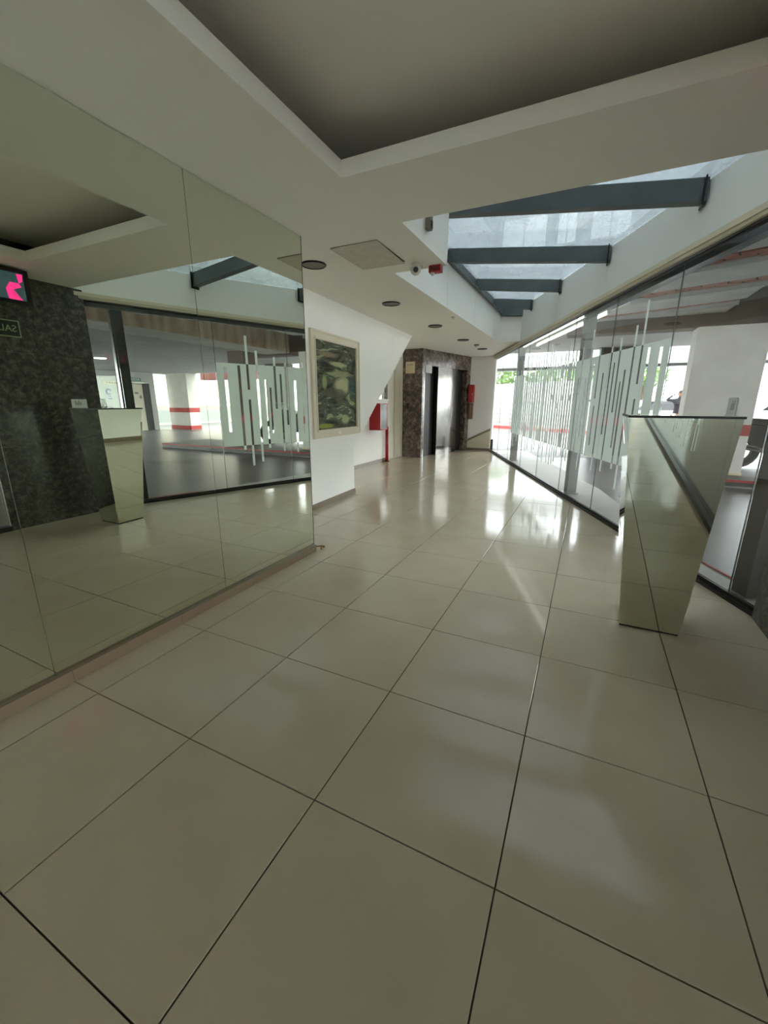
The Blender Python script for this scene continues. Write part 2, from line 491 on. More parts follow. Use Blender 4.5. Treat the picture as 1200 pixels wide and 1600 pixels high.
# fascia above the glass, its top follows the fall of the roof
def ftop(s): return roof(gp(s).x) + 0.15
s0, s1 = -0.2, 9.6
c = MB()
c.frustum([gp(s0, -0.04, 2.46), gp(s1, -0.04, 2.46), gp(s1, 0.06, 2.46), gp(s0, 0.06, 2.46)],
          [gp(s0, -0.04, ftop(s0)), gp(s1, -0.04, ftop(s1)), gp(s1, 0.06, ftop(s1)), gp(s0, 0.06, ftop(s0))])
struct(c.build('wall_fascia', 'fascia'))
c = MB(); gbox(c, -0.2, 9.3, -0.075, 0.04, 2.435, 2.475); gbox(c, -0.2, 9.3, -0.06, 0.04, 2.41, 2.435)
struct(c.build('trim_1', 'cream'))
c = MB(); gbox(c, -0.2, 9.3, -0.035, 0.04, 2.403, 2.41)
struct(c.build('trim_2', 'steel_post'))
c = MB(); gbox(c, -0.2, 9.3, -0.012, 0.012, 2.397, 2.403); gbox(c, -0.2, 3.7, 0.05, 0.10, 2.36, 2.5)
struct(c.build('trim_3', 'dark_rail'))
# floor rail of the glass
c = MB(); gbox(c, -0.08, 9.3, -0.035, 0.035, 0.0, 0.03); gbox(c, -0.08, 9.3, -0.014, 0.014, 0.03, 0.05)
struct(c.build('trim_4', 'dark_rail'))

# steel roof beams, the edge channel and the skylight panes
bys = [3.95, 5.40, 6.85, 8.26]
words_ = ['nearest of the steel beams crossing the skylight, dark grey and cut by the ceiling edge', 'second steel beam across the skylight, counting from the ceiling edge',
          'third steel beam across the skylight, counting from the ceiling edge', 'fourth and shortest steel beam across the skylight']
for k, y in enumerate(bys):
    xl = 0.057; xr = gx(y) - 0.045
    b = thing('roof_beam', words_[k], 'beam', (xl, y, roof(xl)), 'steel beams of the skylight')
    def sl(x0, x1, d0, d1, y0, y1):
        return MB().frustum([(x0, y0, roof(x0) + d0), (x1, y0, roof(x1) + d0), (x1, y1, roof(x1) + d0), (x0, y1, roof(x0) + d0)],
                            [(x0, y0, roof(x0) + d1), (x1, y0, roof(x1) + d1), (x1, y1, roof(x1) + d1), (x0, y1, roof(x0) + d1)])
    sl(xl, xr, 0.0, 0.15, y - 0.035, y + 0.035).build('web', 'steel_beam', b)
    sl(xl + .04, xr, -0.006, 0.0, y - 0.045, y + 0.045).build('bottom_flange', 'steel_beam', b)
    sl(xr - 0.03, xr - 0.018, -0.03, 0.16, y - 0.055, y + 0.055).build('end_plate', 'dark_metal', b)
ch = struct(MB().box(0.041, 0.10, 3.745, 8.89, 3.025, 3.03).build('trim_9', 'steel_beam'))
MB().box(0.041, 0.10, 3.745, 8.89, 3.03, 3.045).build('bottom_flange', 'steel_beam', ch)
MB().box(0.041, 0.055, 3.745, 8.89, 3.045, 3.17).build('web', 'steel_beam', ch)
MB().prism([(0.04, 8.90, 3.0), (gx(8.9) - .02, 8.90, 2.955), (gx(8.9) - .02, 8.95, 2.955), (0.04, 8.949, 3.0)], (0, 0, 0.17)).build('end_member', 'steel_beam', ch)
edges = [2.62] + bys + [9.0]
for k in range(5):
    ya, yb = edges[k] + 0.01, edges[k + 1] - 0.01
    q = [(-0.05, ya), (gx(ya) + 0.05, ya), (gx(yb) + 0.05, yb), (-0.05, yb)]
    struct(MB().prism([(x, y, roof(x) + 0.155) for x, y in q], (0, 0, 0.012)).build('window_%d' % (20 + k), 'sky_glass'))

# ------------------------------------------------------------------ mirror wall on the left
struct(MB().box(-0.40, -0.222, -6.6, 2.585, 0, H).box(-1.3, -0.40, 2.47, 2.585, 0, H).build('wall_left', 'white'))
bb = struct(MB().box(-0.224, -0.192, -6.6, 2.59, 0, 0.012).build('baseboard_left', 'grout'))
for j in range(-5, 5):
    ya, yb = j * S + 0.001 + 0.0, min((j + 1) * S - 0.001, 2.60)
    MB().box(-0.222, -0.184, ya, yb, 0.0, 0.06).build('tile', 'skirt', bb)
mw = thing('mirror_wall', 'wall of large frameless mirrors reflecting the lobby, above a beige skirting', 'mirror', (MXP, 1.0, 0.06))
for a, b in ((-1.52, -0.492), (-0.49, 0.540), (0.5425, 1.572), (1.5745, 2.60)):
    MB().box(-0.216, MXP, a, b, 0.0605, 2.498).build('panel', 'mirror', mw)
    MB().box(-0.2165, -0.2125, a - 0.0012, b + 0.0012, 0.06, 2.499).build('backing', 'mirror_edge', mw)
MB().box(-0.222, -0.2085, 2.60, 2.604, 0.06, 2.499).build('edge_strip', 'mirror_edge', mw)
st = thing('door_stop', 'small brass door stop on the floor at the end of the mirror wall', 'door stop', (-0.16, 2.66, 0))
MB().cyl((-0.215, 2.63, 0.03), (-0.17, 2.66, 0.03), 0.006, n=8).build('stem', 'brass', st)
MB().cyl((-0.17, 2.66, 0.0), (-0.17, 2.66, 0.04), 0.012, 0.009, n=10).build('post', 'brass', st)
MB().ball((-0.15, 2.665, 0.028), 0.012, n=8, m=6).build('knob', 'brass', st)

# ------------------------------------------------------------------ white wall with the raking stair edge
def wx(y): return -1.068 - 0.05 * (y - 3.9)
c = MB()
loop = [(2.585, 0), (4.92, 0), (4.92, 0.66), (7.36, H), (2.585, H)]
lo = [(wx(y), y, z) for y, z in loop]; hi = [(wx(y) - 0.12, y, z) for y, z in loop]
n = 5
c.add(lo + hi, [tuple(range(n)), tuple(range(2 * n - 1, n - 1, -1))] + [(i, (i + 1) % n, n + (i + 1) % n, n + i) for i in range(n)])
struct(c.build('wall_stair', 'white'))
struct(MB().prism([(-1.37, 4.92, 0.70), (-1.37, 7.28, 2.49), (-1.37, 7.2, 2.499), (-1.37, 4.86, 0.74)], (-0.82, 0, 0)).build('ceiling_stair', 'white'))
c = MB()
c.frustum([(wx(2.6) + .012, 2.6, 0), (wx(4.93) + .012, 4.93, 0), (wx(4.93) - .13, 4.93, 0), (wx(2.6) - .1, 2.6, 0)],
          [(wx(2.6) + .012, 2.6, 0.07), (wx(4.93) + .012, 4.93, 0.07), (wx(4.93) - .13, 4.93, 0.07), (wx(2.6) - .1, 2.6, 0.07)])
struct(c.build('baseboard_stair', 'skirt'))

# framed painting on it
WT = Vector((-0.05, 1, 0)).normalized(); WN = Vector((1, 0.05, 0)).normalized()
pa = thing('framed_painting', 'abstract green and cream painting in a wide cream frame on the white wall', 'painting', (wx(4.45), 4.45, 0.9))
def wbox(y0, y1, z0, z1, d0, d1):
    a0, a1 = (wx(y0), y0), (wx(y1), y1)
    f = lambda a, d, z: (a[0] + d, a[1], z)
    return MB().frustum([f(a0, d0, z0), f(a1, d0, z0), f(a1, d1, z0), f(a0, d1, z0)], [f(a0, d0, z1), f(a1, d0, z1), f(a1, d1, z1), f(a0, d1, z1)])
Y0, Y1, Z0, Z1 = 3.945, 4.975, 0.968, 2.008
cv = wbox(Y0, Y1, Z0, Z1, 0.006, 0.016).build('canvas', 'paper', pa)
cv.data.materials.clear(); cv.data.materials.append(painting_mat(Y0 - 4.45, Y1 - 4.45, Z0 - 0.9, Z1 - 0.9))
for (a, b, z0, z1) in ((Y0 - .10, Y0, Z0 - .1, Z1 + .1), (Y1, Y1 + .10, Z0 - .1, Z1 + .1), (Y0, Y1, Z1, Z1 + .1), (Y0, Y1, Z0 - .1, Z0)):
    wbox(a, b, z0, z1, 0.002, 0.026).build('frame_bar', 'frame_cream', pa)
for (a, b, z0, z1) in ((Y0 - .10, Y0 - .08, Z0 - .1, Z1 + .1), (Y1 + .08, Y1 + .10, Z0 - .1, Z1 + .1), (Y0 - .08, Y1 + .08, Z1 + .08, Z1 + .1), (Y0 - .08, Y1 + .08, Z0 - .1, Z0 - .08),
                       (Y0 - .022, Y0 - .006, Z0 - .02, Z1 + .02), (Y1 + .006, Y1 + .022, Z0 - .02, Z1 + .02), (Y0, Y1, Z1 + .006, Z1 + .022), (Y0, Y1, Z0 - .022, Z0 - .006)):
    wbox(a, b, z0, z1, 0.026, 0.036).build('moulding', 'frame_cream', pa)
wbox(4.44, 4.50, Z0 - .075, Z0 - .045, 0.026, 0.029).build('name_plate', 'paper', pa)

# ------------------------------------------------------------------ far left wall, cream door
struct(MB().box(-2.36, -2.2, 2.585, 8.36, 0, H).box(-2.36, -2.2, 8.36, 9.15, 2.32, H).box(-2.36, -2.27, 8.36, 9.15, 0, 2.32).build('wall_lobby', 'white'))
struct(MB().box(-2.2, -2.186, 4.5, 8.36, 0, 0.08).build('baseboard_lobby', 'skirt'))
d = struct(MB().box(-2.27, -2.225, 8.40, 9.11, 0.005, 2.30).build('door_1', 'door_cream'))
MB().box(-2.225, -2.215, 8.46, 8.70, 0.15, 2.15).build('panel', 'door_cream', d)
MB().box(-2.225, -2.215, 8.78, 9.05, 0.15, 2.15).build('panel', 'door_cream', d)
MB().box(-2.225, -2.205, 8.72, 8.745, 0.005, 2.30).build('centre_strip', 'cream', d)
MB().box(-2.225, -2.19, 8.36, 8.40, 0.0, 2.32).build('jamb', 'door_cream', d)
MB().box(-2.225, -2.19, 9.11, 9.15, 0.0, 2.32).build('jamb', 'door_cream', d)

# small bright mirror and the red fire cabinet with its post
sm = thing('wall_mirror', 'small bright mirror above the red fire cabinet, half hidden by the raking wall', 'mirror', (-2.19, 8.1, 1.36))
MB().box(-2.199, -2.185, 7.80, 8.30, 1.37, 1.75).build('pane', 'mirror', sm)
MB().box(-2.199, -2.165, 7.78, 8.32, 1.33, 1.37).build('shelf', 'white', sm)
hc = thing('fire_hose_cabinet', 'red fire hose cabinet with glazed front beside the raking white wall', 'fire cabinet', (-2.07, 7.62, 0.74))
c = MB(); c.box(-2.199, -1.96, 7.45, 7.46, .74, 1.28); c.box(-2.199, -1.96, 7.79, 7.80, .74, 1.28); c.box(-2.199, -1.96, 7.46, 7.79, .74, .75); c.box(-2.199, -1.96, 7.46, 7.79, 1.27, 1.28); c.box(-2.199, -2.19, 7.46, 7.79, .75, 1.27)
c.build('case', 'red', hc)
dd = MB().box(-1.96, -1.948, 7.45, 7.80, .74, .765).box(-1.96, -1.948, 7.45, 7.80, 1.255, 1.28).box(-1.96, -1.948, 7.45, 7.47, .765, 1.255).box(-1.96, -1.948, 7.78, 7.80, .765, 1.255).build('door_frame', 'red', hc)
MB().box(-1.958, -1.952, 7.47, 7.78, .765, 1.255).build('pane', 'stainless', dd)
MB().cyl((-2.08, 7.62, 1.0), (-2.0, 7.62, 1.0), 0.16, n=20).build('hose_reel', 'band_red', hc)
pp = thing('red_pipe', 'red fire main pipe standing on the floor under the fire cabinet', 'pipe', (-2.14, 8.18, 0))
MB().cyl((-2.14, 8.18, 0.0), (-2.14, 8.18, 0.78), 0.035, n=12).build('pipe', 'red', pp, smooth=True)
MB().cyl((-2.14, 8.18, 0.0), (-2.14, 8.18, 0.02), 0.06, n=14).build('floor_flange', 'maroon', pp)

# ------------------------------------------------------------------ lifts: granite pier and clad face
A = Vector((-1.695, 9.15)); B = Vector((-1.16, 11.45)); L = (B - A).length; T = ((B - A) / L)
at = (T.x, T.y)
def lbox(s0, s1, d0, d1, z0, z1): return MB().obox((A.x, A.y), at, s0, s1, d0, d1, z0, z1)   # d>0 is into the block
core = struct(lbox(0.02, L, 0.17, 0.9, 0, H).box(-2.36, -1.8, 9.17, 9.4, 0, H).build('wall_lift', 'dark_metal'))
MB().prism([(-2.2, 9.15, 0), (-1.695, 9.15, 0), (-1.68, 9.215, 0), (-2.2, 9.215, 0)], (0, 0, H)).build('granite_panel', 'granite_lift', core)
for (a, b, z0, z1, m) in ((0.07, 0.125, 0, 2.14, 'stainless'), (0.0, 0.07, 0, 2.14, 'granite_lift'), (0.0, 1.155, 2.143, H, 'granite_lift'), (1.16, L, 2.143, H, 'granite_lift'),
                          (0.705, 1.158, 0.0, 2.14, 'stainless'), (1.162, 1.665, 0.0, 2.14, 'stainless'), (2.14, L, 0, 2.14, 'granite_lift')):
    lbox(a, b, 0.0 if m == 'granite_lift' else 0.008, 0.17, z0, z1).build('steel_panel' if m == 'stainless' else 'granite_panel', m, core)
lbox(0.125, 0.40, 0.0, 0.12, 1.975, 2.143).build('steel_panel', 'stainless', core)
for k, (a, b) in enumerate(((0.125, 0.705), (1.665, 2.14))):
    dr = struct(lbox(a + .005, b - .005, 0.13, 0.165, 0.003, 2.13).build('door_%d' % (k + 2), 'lift_door'))
    mid = (a + b) / 2
    lbox(a + .02, mid - .003, 0.12, 0.13, 0.01, 2.1).build('leaf', 'lift_door', dr)
    lbox(mid + .003, b - .02, 0.12, 0.13, 0.01, 2.1).build('leaf', 'lift_door', dr)
pq = thing('notice_plaque', 'cream notice plaque high on the brown granite pier by the lifts', 'sign', (-2.0, 9.146, 1.95))
MB().box(-2.115, -1.885, 9.136, 9.149, 1.96, 2.22).build('plate', 'beige', pq)
for k in range(4): MB().box(-2.075 + k * .04, -2.045 + k * .04, 9.134, 9.1365, 2.14, 2.16).build('faded_print', 'grey_print', pq)
cb = thing('call_button', 'small steel lift call button plate on the granite pier', 'switch', (-2.045, 9.145, 1.17))
MB().box(-2.085, -2.005, 9.138, 9.149, 1.17, 1.29).build('plate', 'stainless', cb)
MB().cyl((-2.045, 9.139, 1.255), (-2.045, 9.130, 1.255), 0.016, n=12).build('button', 'black', cb)
MB().cyl((-2.045, 9.139, 1.205), (-2.045, 9.130, 1.205), 0.016, n=12).build('button', 'black', cb)

# back wall, sloping plinth, fire boxes
struct(MB().box(-2.36, gx(11.45) + 0.02, 11.45, 11.6, 0, H).build('wall_back', 'white'))
struct(MB().prism([(-1.15, 11.449, 0.06), (-0.52, 11.449, 0.06), (-0.52, 11.449, 0.56), (-1.15, 11.449, 0.25)], (0, -0.012, 0)).build('wall_plinth', 'cream'))
struct(MB().prism([(-1.15, 11.437, 0.245), (-0.52, 11.437, 0.555), (-0.52, 11.437, 0.615), (-1.15, 11.437, 0.305)], (0, -0.01, 0)).build('trim_5', 'skirt'))
struct(MB().box(-1.16, -0.50, 11.425, 11.45, 0, 0.06).build('baseboard_back', 'skirt'))
fb = thing('fire_cabinet', 'red fire extinguisher box on the white end wall beside the lifts', 'fire cabinet', (-1.08, 11.4, 1.30))
MB().box(-1.15, -1.02, 11.27, 11.449, 1.31, 1.77).build('case', 'red', fb)
MB().box(-1.135, -1.035, 11.262, 11.27, 1.34, 1.74).build('door', 'band_red', fb)
MB().box(-1.045, -1.038, 11.25, 11.262, 1.50, 1.56).build('handle', 'chrome', fb)
wb = thing('glazed_box', 'wooden framed glass box under the red extinguisher box', 'box', (-1.08, 11.4, 0.84))
MB().box(-1.14, -1.03, 11.33, 11.449, 0.86, 0.875).box(-1.14, -1.03, 11.33, 11.449, 1.265, 1.28).box(-1.14, -1.125, 11.33, 11.449, .875, 1.265).box(-1.045, -1.03, 11.33, 11.449, .875, 1.265).build('frame', 'wood', wb)
MB().box(-1.125, -1.045, 11.42, 11.449, 0.875, 1.265).build('back', 'cream', wb)
MB().box(-1.125, -1.045, 11.345, 11.349, 0.875, 1.265).build('pane', 'glass', wb)

# ------------------------------------------------------------------ granite wall at the right, television and exit sign
gr = struct(MB().box(2.965, 3.35, 1.72, 2.80, 0, H).build('wall_right', 'grout'))
for (y0, y1) in ((1.71, 2.81),):
    for (z0, z1) in ((0.0, 0.85), (0.853, 1.77), (1.773, H)):
        MB().box(2.945, 2.966, y0, y1, z0, z1).build('panel', 'granite', gr)
for (z0, z1) in ((0.0, 0.85), (0.853, 1.77), (1.773, H)):
    MB().box(2.967, 3.02, 2.801, 2.815, z0, z1).build('panel', 'granite', gr)
tv = thing('television', 'black television hung from the ceiling in front of the granite wall', 'television', (2.68, 1.75, H))
MB().box(2.62, 2.70, 1.42, 2.15, 2.185, 2.485).build('cabinet', 'black', tv, bevel=0.006)
scn = MB().box(2.614, 2.62, 1.45, 2.10, 2.215, 2.445).build('screen', 'screen_dark', tv)
for k, pts in enumerate(([(2.07, 2.215), (1.96, 2.215), (2.01, 2.30), (2.075, 2.33), (2.06, 2.36), (1.99, 2.36), (1.95, 2.30)], [(2.10, 2.44), (2.05, 2.44), (2.06, 2.36), (2.09, 2.38)], [(1.93, 2.42), (1.88, 2.42), (1.86, 2.37), (1.90, 2.35)], [(1.80, 2.38), (1.6, 2.42), (1.62, 2.26), (1.78, 2.24)])):
    MB().prism([(2.614, y, z) for y, z in pts], (-0.001, 0, 0)).build('picture_patch', 'screen_pink', scn)
MB().cyl((2.66, 1.77, 2.485), (2.66, 1.77, H), 0.02, n=10).build('bracket', 'black', tv)
cable = MB()
pts = [(2.69, 2.12, 2.42), (2.72, 2.16, 2.47), (2.76, 2.19, 2.42), (2.78, 2.19, 2.3), (2.74, 2.15, 2.2), (2.69, 2.11, 2.19)]
for a, b in zip(pts, pts[1:]): cable.cyl(a, b, 0.006, n=6)
cable.build('cable', 'black', tv)
ex = thing('exit_sign', 'dark green exit sign lettered SALIDA on the granite wall under the television', 'sign', (2.94, 1.85, 1.9))
MB().box(2.935, 2.944, 1.80, 2.143, 1.918, 2.075).build('plate', 'dark_green', ex)
for (a, b, z0, z1) in ((1.80, 2.143, 1.918, 1.927), (1.80, 2.143, 2.066, 2.075), (1.80, 1.809, 1.927, 2.066), (2.134, 2.143, 1.927, 2.066)):
    MB().box(2.933, 2.935, a, b, z0, z1).build('border', 'glow_green', ex)
text_obj('lettering', 'SALIDA', 0.088, (2.934, 2.115, 1.995), (math.pi / 2, 0, -math.pi / 2), 'glow_green', ex)

# ------------------------------------------------------------------ second glass wall and glazed end behind the camera
struct(MB().box(2.945, 3.10, -6.6, 1.71, 2.37, 3.02).build('wall_header', 'fascia'))
struct(MB().box(2.93, 3.02, -6.6, 1.71, 0, 0.05).build('trim_10', 'dark_rail'))
ys_ = [-6.5, -5.35, -4.2, -3.05, -1.9, -0.75, 0.45, 1.70]
for k, (a, b) in enumerate(zip(ys_, ys_[1:])):
    struct(MB().box(2.975, 2.985, a + .003, b - .003, 0.05, 2.37).build('window_%d' % (30 + k), 'glass'))
d2 = thing('side_decal', 'frosted vinyl film with slots on the side glass, seen only reflected in the lectern', 'decal', (2.97, -2.5, 0.66))
rs = random.Random(11); y = -5.3; bars2 = []
while y < -0.8:
    w = rs.uniform(.09, .16)
    MB().box(2.9735, 2.9745, y, y + w, .66 + (.0 if rs.random() < .8 else .25), 1.83).build('strip', 'film', d2)
    if rs.random() < .7: MB().box(2.9735, 2.9745, y + w + .002, y + w + .034, rs.uniform(.3, .5), .66).build('bar', 'film', d2)
    if rs.random() < .4: MB().box(2.9735, 2.9745, y + w + .002, y + w + .034, 1.83, rs.uniform(1.95, 2.2)).build('bar', 'film', d2)
    y += w + .036
struct(MB().box(-0.4, 3.0, -6.62, -6.56, 2.3, H).build('wall_entrance', 'fascia'))
struct(MB().box(-0.4, 1.92, -6.62, -6.56, 0, 2.3).build('wall_rear', 'white'))
struct(MB().box(1.94, 2.97, -6.595, -6.585, 0.03, 2.3).build('window_40', 'glass'))
struct(MB().box(1.92, 1.94, -6.61, -6.57, 0, 2.3).build('trim_11', 'steel_post'))

# ------------------------------------------------------------------ mirrored lectern
le = thing('mirrored_lectern', 'tapered lectern clad in mirror glass with a black edged top by the glass wall', 'lectern', (2.33, 2.49, 0))
BX0, BX1, BY0, BY1 = 2.190, 2.492, 2.343, 2.632
TX0, TX1, TY0, TY1, TZ = 2.078, 2.552, 2.262, 2.722, 1.222
def lerp(a, b, t): return a + (b - a) * t
def lect(z, inset):
    t = z / TZ
    x0, x1, y0, y1 = lerp(BX0, TX0, t) + inset, lerp(BX1, TX1, t) - inset, lerp(BY0, TY0, t) + inset, lerp(BY1, TY1, t) - inset
    return [Vector((x0, y0, z)), Vector((x1, y0, z)), Vector((x1, y1, z)), Vector((x0, y1, z))]
MB().frustum(lect(0.0, 0.008), lect(TZ, 0.008)).build('carcass', 'black', le)
MB().frustum(lect(0.0, 0.004), lect(0.012, 0.004)).build('plinth', 'black', le)
lo, hi = lect(0.012, 0), lect(TZ, 0)
lo2, hi2 = lect(0.012, 0.006), lect(TZ, 0.006)
for k, nm in enumerate(('front_panel', 'side_panel', 'back_panel', 'side_panel')):
    a, b = k, (k + 1) % 4
    MB().frustum([lo[a], lo[b], lo2[b], lo2[a]], [hi[a], hi[b], hi2[b], hi2[a]]).build(nm, 'mirror', le)
MB().box(TX0 - .006, TX1 + .006, TY0 - .006, TY1 + .006, TZ, TZ + .012).build('top_edge', 'black', le)
MB().box(TX0 - .004, TX1 + .004, TY0 - .004, TY1 + .004, TZ + .012, TZ + .0135).build('top', 'mirror', le)
cd = thing('table_card', 'small white card standing on the mirrored lectern top', 'card', (2.515, 2.34, TZ + .0135))
MB().box(2.512, 2.518, 2.268, 2.415, TZ + .0135, TZ + .10).build('sheet', 'paper', cd)
MB().box(2.507, 2.523, 2.268, 2.415, TZ + .0135, TZ + .018).build('foot', 'paper', cd)
for k in range(4):
    MB().box(2.5115, 2.512, 2.30 + k * .016, 2.308 + k * .016, TZ + .04, TZ + .085 - .012 * (k % 2)).build('print', 'grey_print', cd)

# ------------------------------------------------------------------ glass wall: panes
joints = [-0.06, 0.40, 1.56, 2.68, 3.83, 4.985, 6.12, 7.27, 8.42, 9.27]
for k, (a, b) in enumerate(zip(joints, joints[1:])):
    c = MB(); gbox(c, a + 0.003, b - 0.003, -0.005, 0.005, 0.05, 2.397)
    struct(c.build('window_%d' % (k + 1), 'glass'))
c = MB()
for j_ in joints[1:-1]: gbox(c, j_ - 0.0028, j_ + 0.0028, -0.004, 0.004, 0.05, 2.397)
struct(c.build('trim_6', 'mirror_edge'))
c = MB(); gbox(c, 9.225, 9.27, -0.03, 0.03, 0.05, 0.33)
struct(c.build('trim_7', 'dark_rail'))

# frosted vinyl with slots cut out of it and bars beyond its edges
DZ0, DZ1, D0, D1 = 0.662, 1.832, 1.565, 7.1
slots = [(1.69, .045, .87, 1.78), (1.89, .04, .66, 1.81), (2.02, .036, 1.475, 1.84), (2.02, .036, .65, 1.335), (2.168, .036, .65, 1.84), (2.296, .036, .65, 1.628), (2.367, .03, .822, 1.515),
         (2.455, .036, 1.197, 1.84), (2.551, .032, .65, 1.72), (2.642, .036, .945, 1.84), (2.80, .034, .65, 1.63), (2.945, .032, 1.35, 1.84), (2.94, .032, .795, 1.262), (3.075, .03, 1.34, 1.745), (3.075, .03, .65, 1.31),
         (3.182, .045, .65, 1.84), (3.29, .03, .86, 1.61), (3.405, .034, .65, 1.33), (3.455, .034, 1.407, 1.84), (3.52, .034, .65, 1.62)]
bars = [(1.89, .04, .60, DZ0), (2.02, .036, DZ1, 2.222), (2.012, .036, .347, DZ0), (2.168, .036, DZ1, 2.03), (2.164, .036, .397, DZ0), (2.296, .036, .60, DZ0), (2.455, .036, DZ1, 1.962),
        (2.551, .032, .531, DZ0), (2.642, .036, DZ1, 1.895), (2.80, .034, .496, DZ0), (2.945, .032, DZ1, 1.912), (3.182, .04, DZ1, 2.15), (3.24, .036, .436, DZ0), (3.455, .034, DZ1, 1.99)]
rs = random.Random(3)
fs_ = [3.68, 3.77, 3.87, 3.97, 4.075, 4.167, 4.263, 4.38, 4.513, 4.63, 4.742, 4.88, 5.10, 5.246, 5.377, 5.54, 5.682, 5.83, 5.96, 6.12, 6.26, 6.42, 6.56, 6.72, 6.86, 6.99]
for k, s in enumerate(fs_):
    r = rs.random(); w = 0.036
    if r < 0.45: slots.append((s, w, DZ0 - .01, DZ1 + .01)); bars += [(s, w, DZ1, DZ1 + rs.uniform(.05, .38)), (s, w, DZ0 - rs.uniform(.05, .36), DZ0)]
    elif r < 0.7:
        m_ = rs.uniform(1.2, 1.4); slots.append((s, w, DZ0 - .01, m_)); slots.append((s, w, m_ + .08, DZ1 + .01))
        bars.append((s, w, DZ0 - rs.uniform(.1, .34), DZ0)); bars.append((s, w, DZ1, DZ1 + rs.uniform(.05, .2)))
    elif r < 0.87: slots.append((s, w, DZ0 - .01, rs.uniform(1.55, 1.72))); bars.append((s, w, DZ0 - rs.uniform(.06, .3), DZ0))
    else: slots.append((s, w, rs.uniform(.75, 1.0), DZ1 + .01)); bars.append((s, w, DZ1, DZ1 + rs.uniform(.1, .3)))
vd = thing('frosted_decal', 'frosted vinyl film with vertical slots and projecting bars on the glass wall', 'decal', gp(4.3, 0.0, DZ0))
OF0, OF1 = -0.0075, -0.0062
cuts = sorted({D0, D1} | {s - w / 2 for s, w, *_ in slots} | {s + w / 2 for s, w, *_ in slots})
cuts = [q for q in cuts if D0 <= q <= D1]
pieces = []
for a, b in zip(cuts, cuts[1:]):
    mid = (a + b) / 2
    sp = [(DZ0, DZ1)]
    for s, w, z0, z1 in slots:
        if s - w / 2 < mid < s + w / 2:
            sp = [q for (p0, p1) in sp for q in ((p0, min(p1, z0)), (max(p0, z1), p1)) if q[1] - q[0] > 1e-3]
    for p0, p1 in sp:
        pieces.append((a, b, p0, p1))
# neighbouring full-height pieces between slots stay separate strips of film, one mesh per pane
for a, b in zip(joints, joints[1:]):
    c = MB()
    for (p, q, z0, z1) in pieces:
        p, q = max(p, a + .003), min(q, b - .003)
        if q - p > 1e-4: gbox(c, p, q, OF0, OF1, z0, z1)
    if c.v: c.build('film', 'film', vd)
for s, w, z0, z1 in bars:
    c = MB(); gbox(c, s - w / 2, s + w / 2, OF0, OF1, z0 if z0 < DZ0 else z0 + .0005, z1 if z1 > DZ1 else z1 - .0005); c.build('bar', 'film', vd)

# steel posts just outside the glass
for k, (s, lab) in enumerate(((7.43, 'slim grey steel post outside the far end of the glass wall'), (3.84, 'grey steel post behind the middle of the frosted glass decal'), (0.46, 'dark steel post outside the glass next to the granite wall'))):
    p = thing('steel_post', lab, 'post', gp(s, 0.175, 0), 'steel posts outside the glass wall')
    c = MB(); gbox(c, s - .065, s + .065, .11, .24, 0.0, 2.62); c.build('shaft', 'steel_post' if k < 2 else 'dark_metal', p)
    c = MB(); gbox(c, s - .09, s + .09, .08, .27, 0.0, 0.012); c.build('base_plate', 'steel_post', p)

# ------------------------------------------------------------------ ceiling fittings
dl = [(-0.505, 3.187), (-0.509, 4.855), (-0.518, 6.57), (-0.52, 8.268), (-0.50, 9.83)]
nm = ['nearest round downlight in the white ceiling, cut off by the mirror edge', 'second round downlight along the corridor ceiling', 'third round downlight along the corridor ceiling',
      'fourth round downlight, just before the small smoke detector', 'farthest round downlight in front of the lifts']
for (x, y), lab in zip(dl, nm):
    t = thing('downlight', lab, 'light', (x, y, H), 'round downlights in the corridor ceiling')
    MB().torus((x, y, H - .004), (0, 0, 1), 0.105, 0.011, 24, 6).build('rim', 'dark_metal', t, smooth=True)
    MB().cyl((x, y, H - .001), (x, y, H - .008), 0.10, n=24).build('diffuser', 'grille', t)
t = thing('smoke_detector', 'small round smoke detector on the corridor ceiling between the last two downlights', 'detector', (-0.44, 9.05, H))
MB().cyl((-0.44, 9.05, H), (-0.44, 9.05, H - .03), 0.055, 0.05, n=18).build('base', 'grille', t)
MB().cyl((-0.44, 9.05, H - .03), (-0.44, 9.05, H - .055), 0.035, 0.025, n=14).build('head', 'cam_white', t)
t = thing('sprinkler_head', 'tiny sprinkler head in the ceiling edge near the skylight', 'sprinkler', (-0.05, 6.0, H))
MB().cyl((-0.05, 6.0, H), (-0.05, 6.0, H - .012), 0.03, n=14).build('rosette', 'cam_white', t)
MB().cyl((-0.05, 6.0, H - .012), (-0.05, 6.0, H - .03), 0.008, n=8).build('nozzle', 'chrome', t)
t = thing('ceiling_hatch', 'square ceiling hatch with a dark open edge above the end of the mirrors', 'hatch', (0.06, 3.19, H))
MB().box(-0.15, 0.272, 2.91, 3.47, H - .0015, H - .0005).build('gap', 'black', t)
MB().prism([(-0.15, 2.912, H - .004), (0.272, 2.912, H - .004), (0.272, 3.457, H - .016), (-0.142, 3.457, H - .016)], (0, 0, -0.006)).build('board', 'hatch', t)
t = thing('dome_camera', 'white turret security camera under the ceiling beside the red alarm', 'camera', (0.345, 3.55, H))
MB().cyl((0.35, 3.56, H), (0.35, 3.56, H - .03), 0.05, 0.055, n=20).build('base', 'cam_white', t)
MB().ball((0.345, 3.54, H - .055), 0.048, n=18, m=12).build('eyeball', 'cam_white', t, smooth=True)
dv = (CAM - Vector((0.345, 3.54, H - .055))).normalized()
ce = Vector((0.345, 3.54, H - .055))
MB().cyl(ce + dv * 0.03, ce + dv * 0.052, 0.026, 0.022, n=16).build('lens', 'black', t)
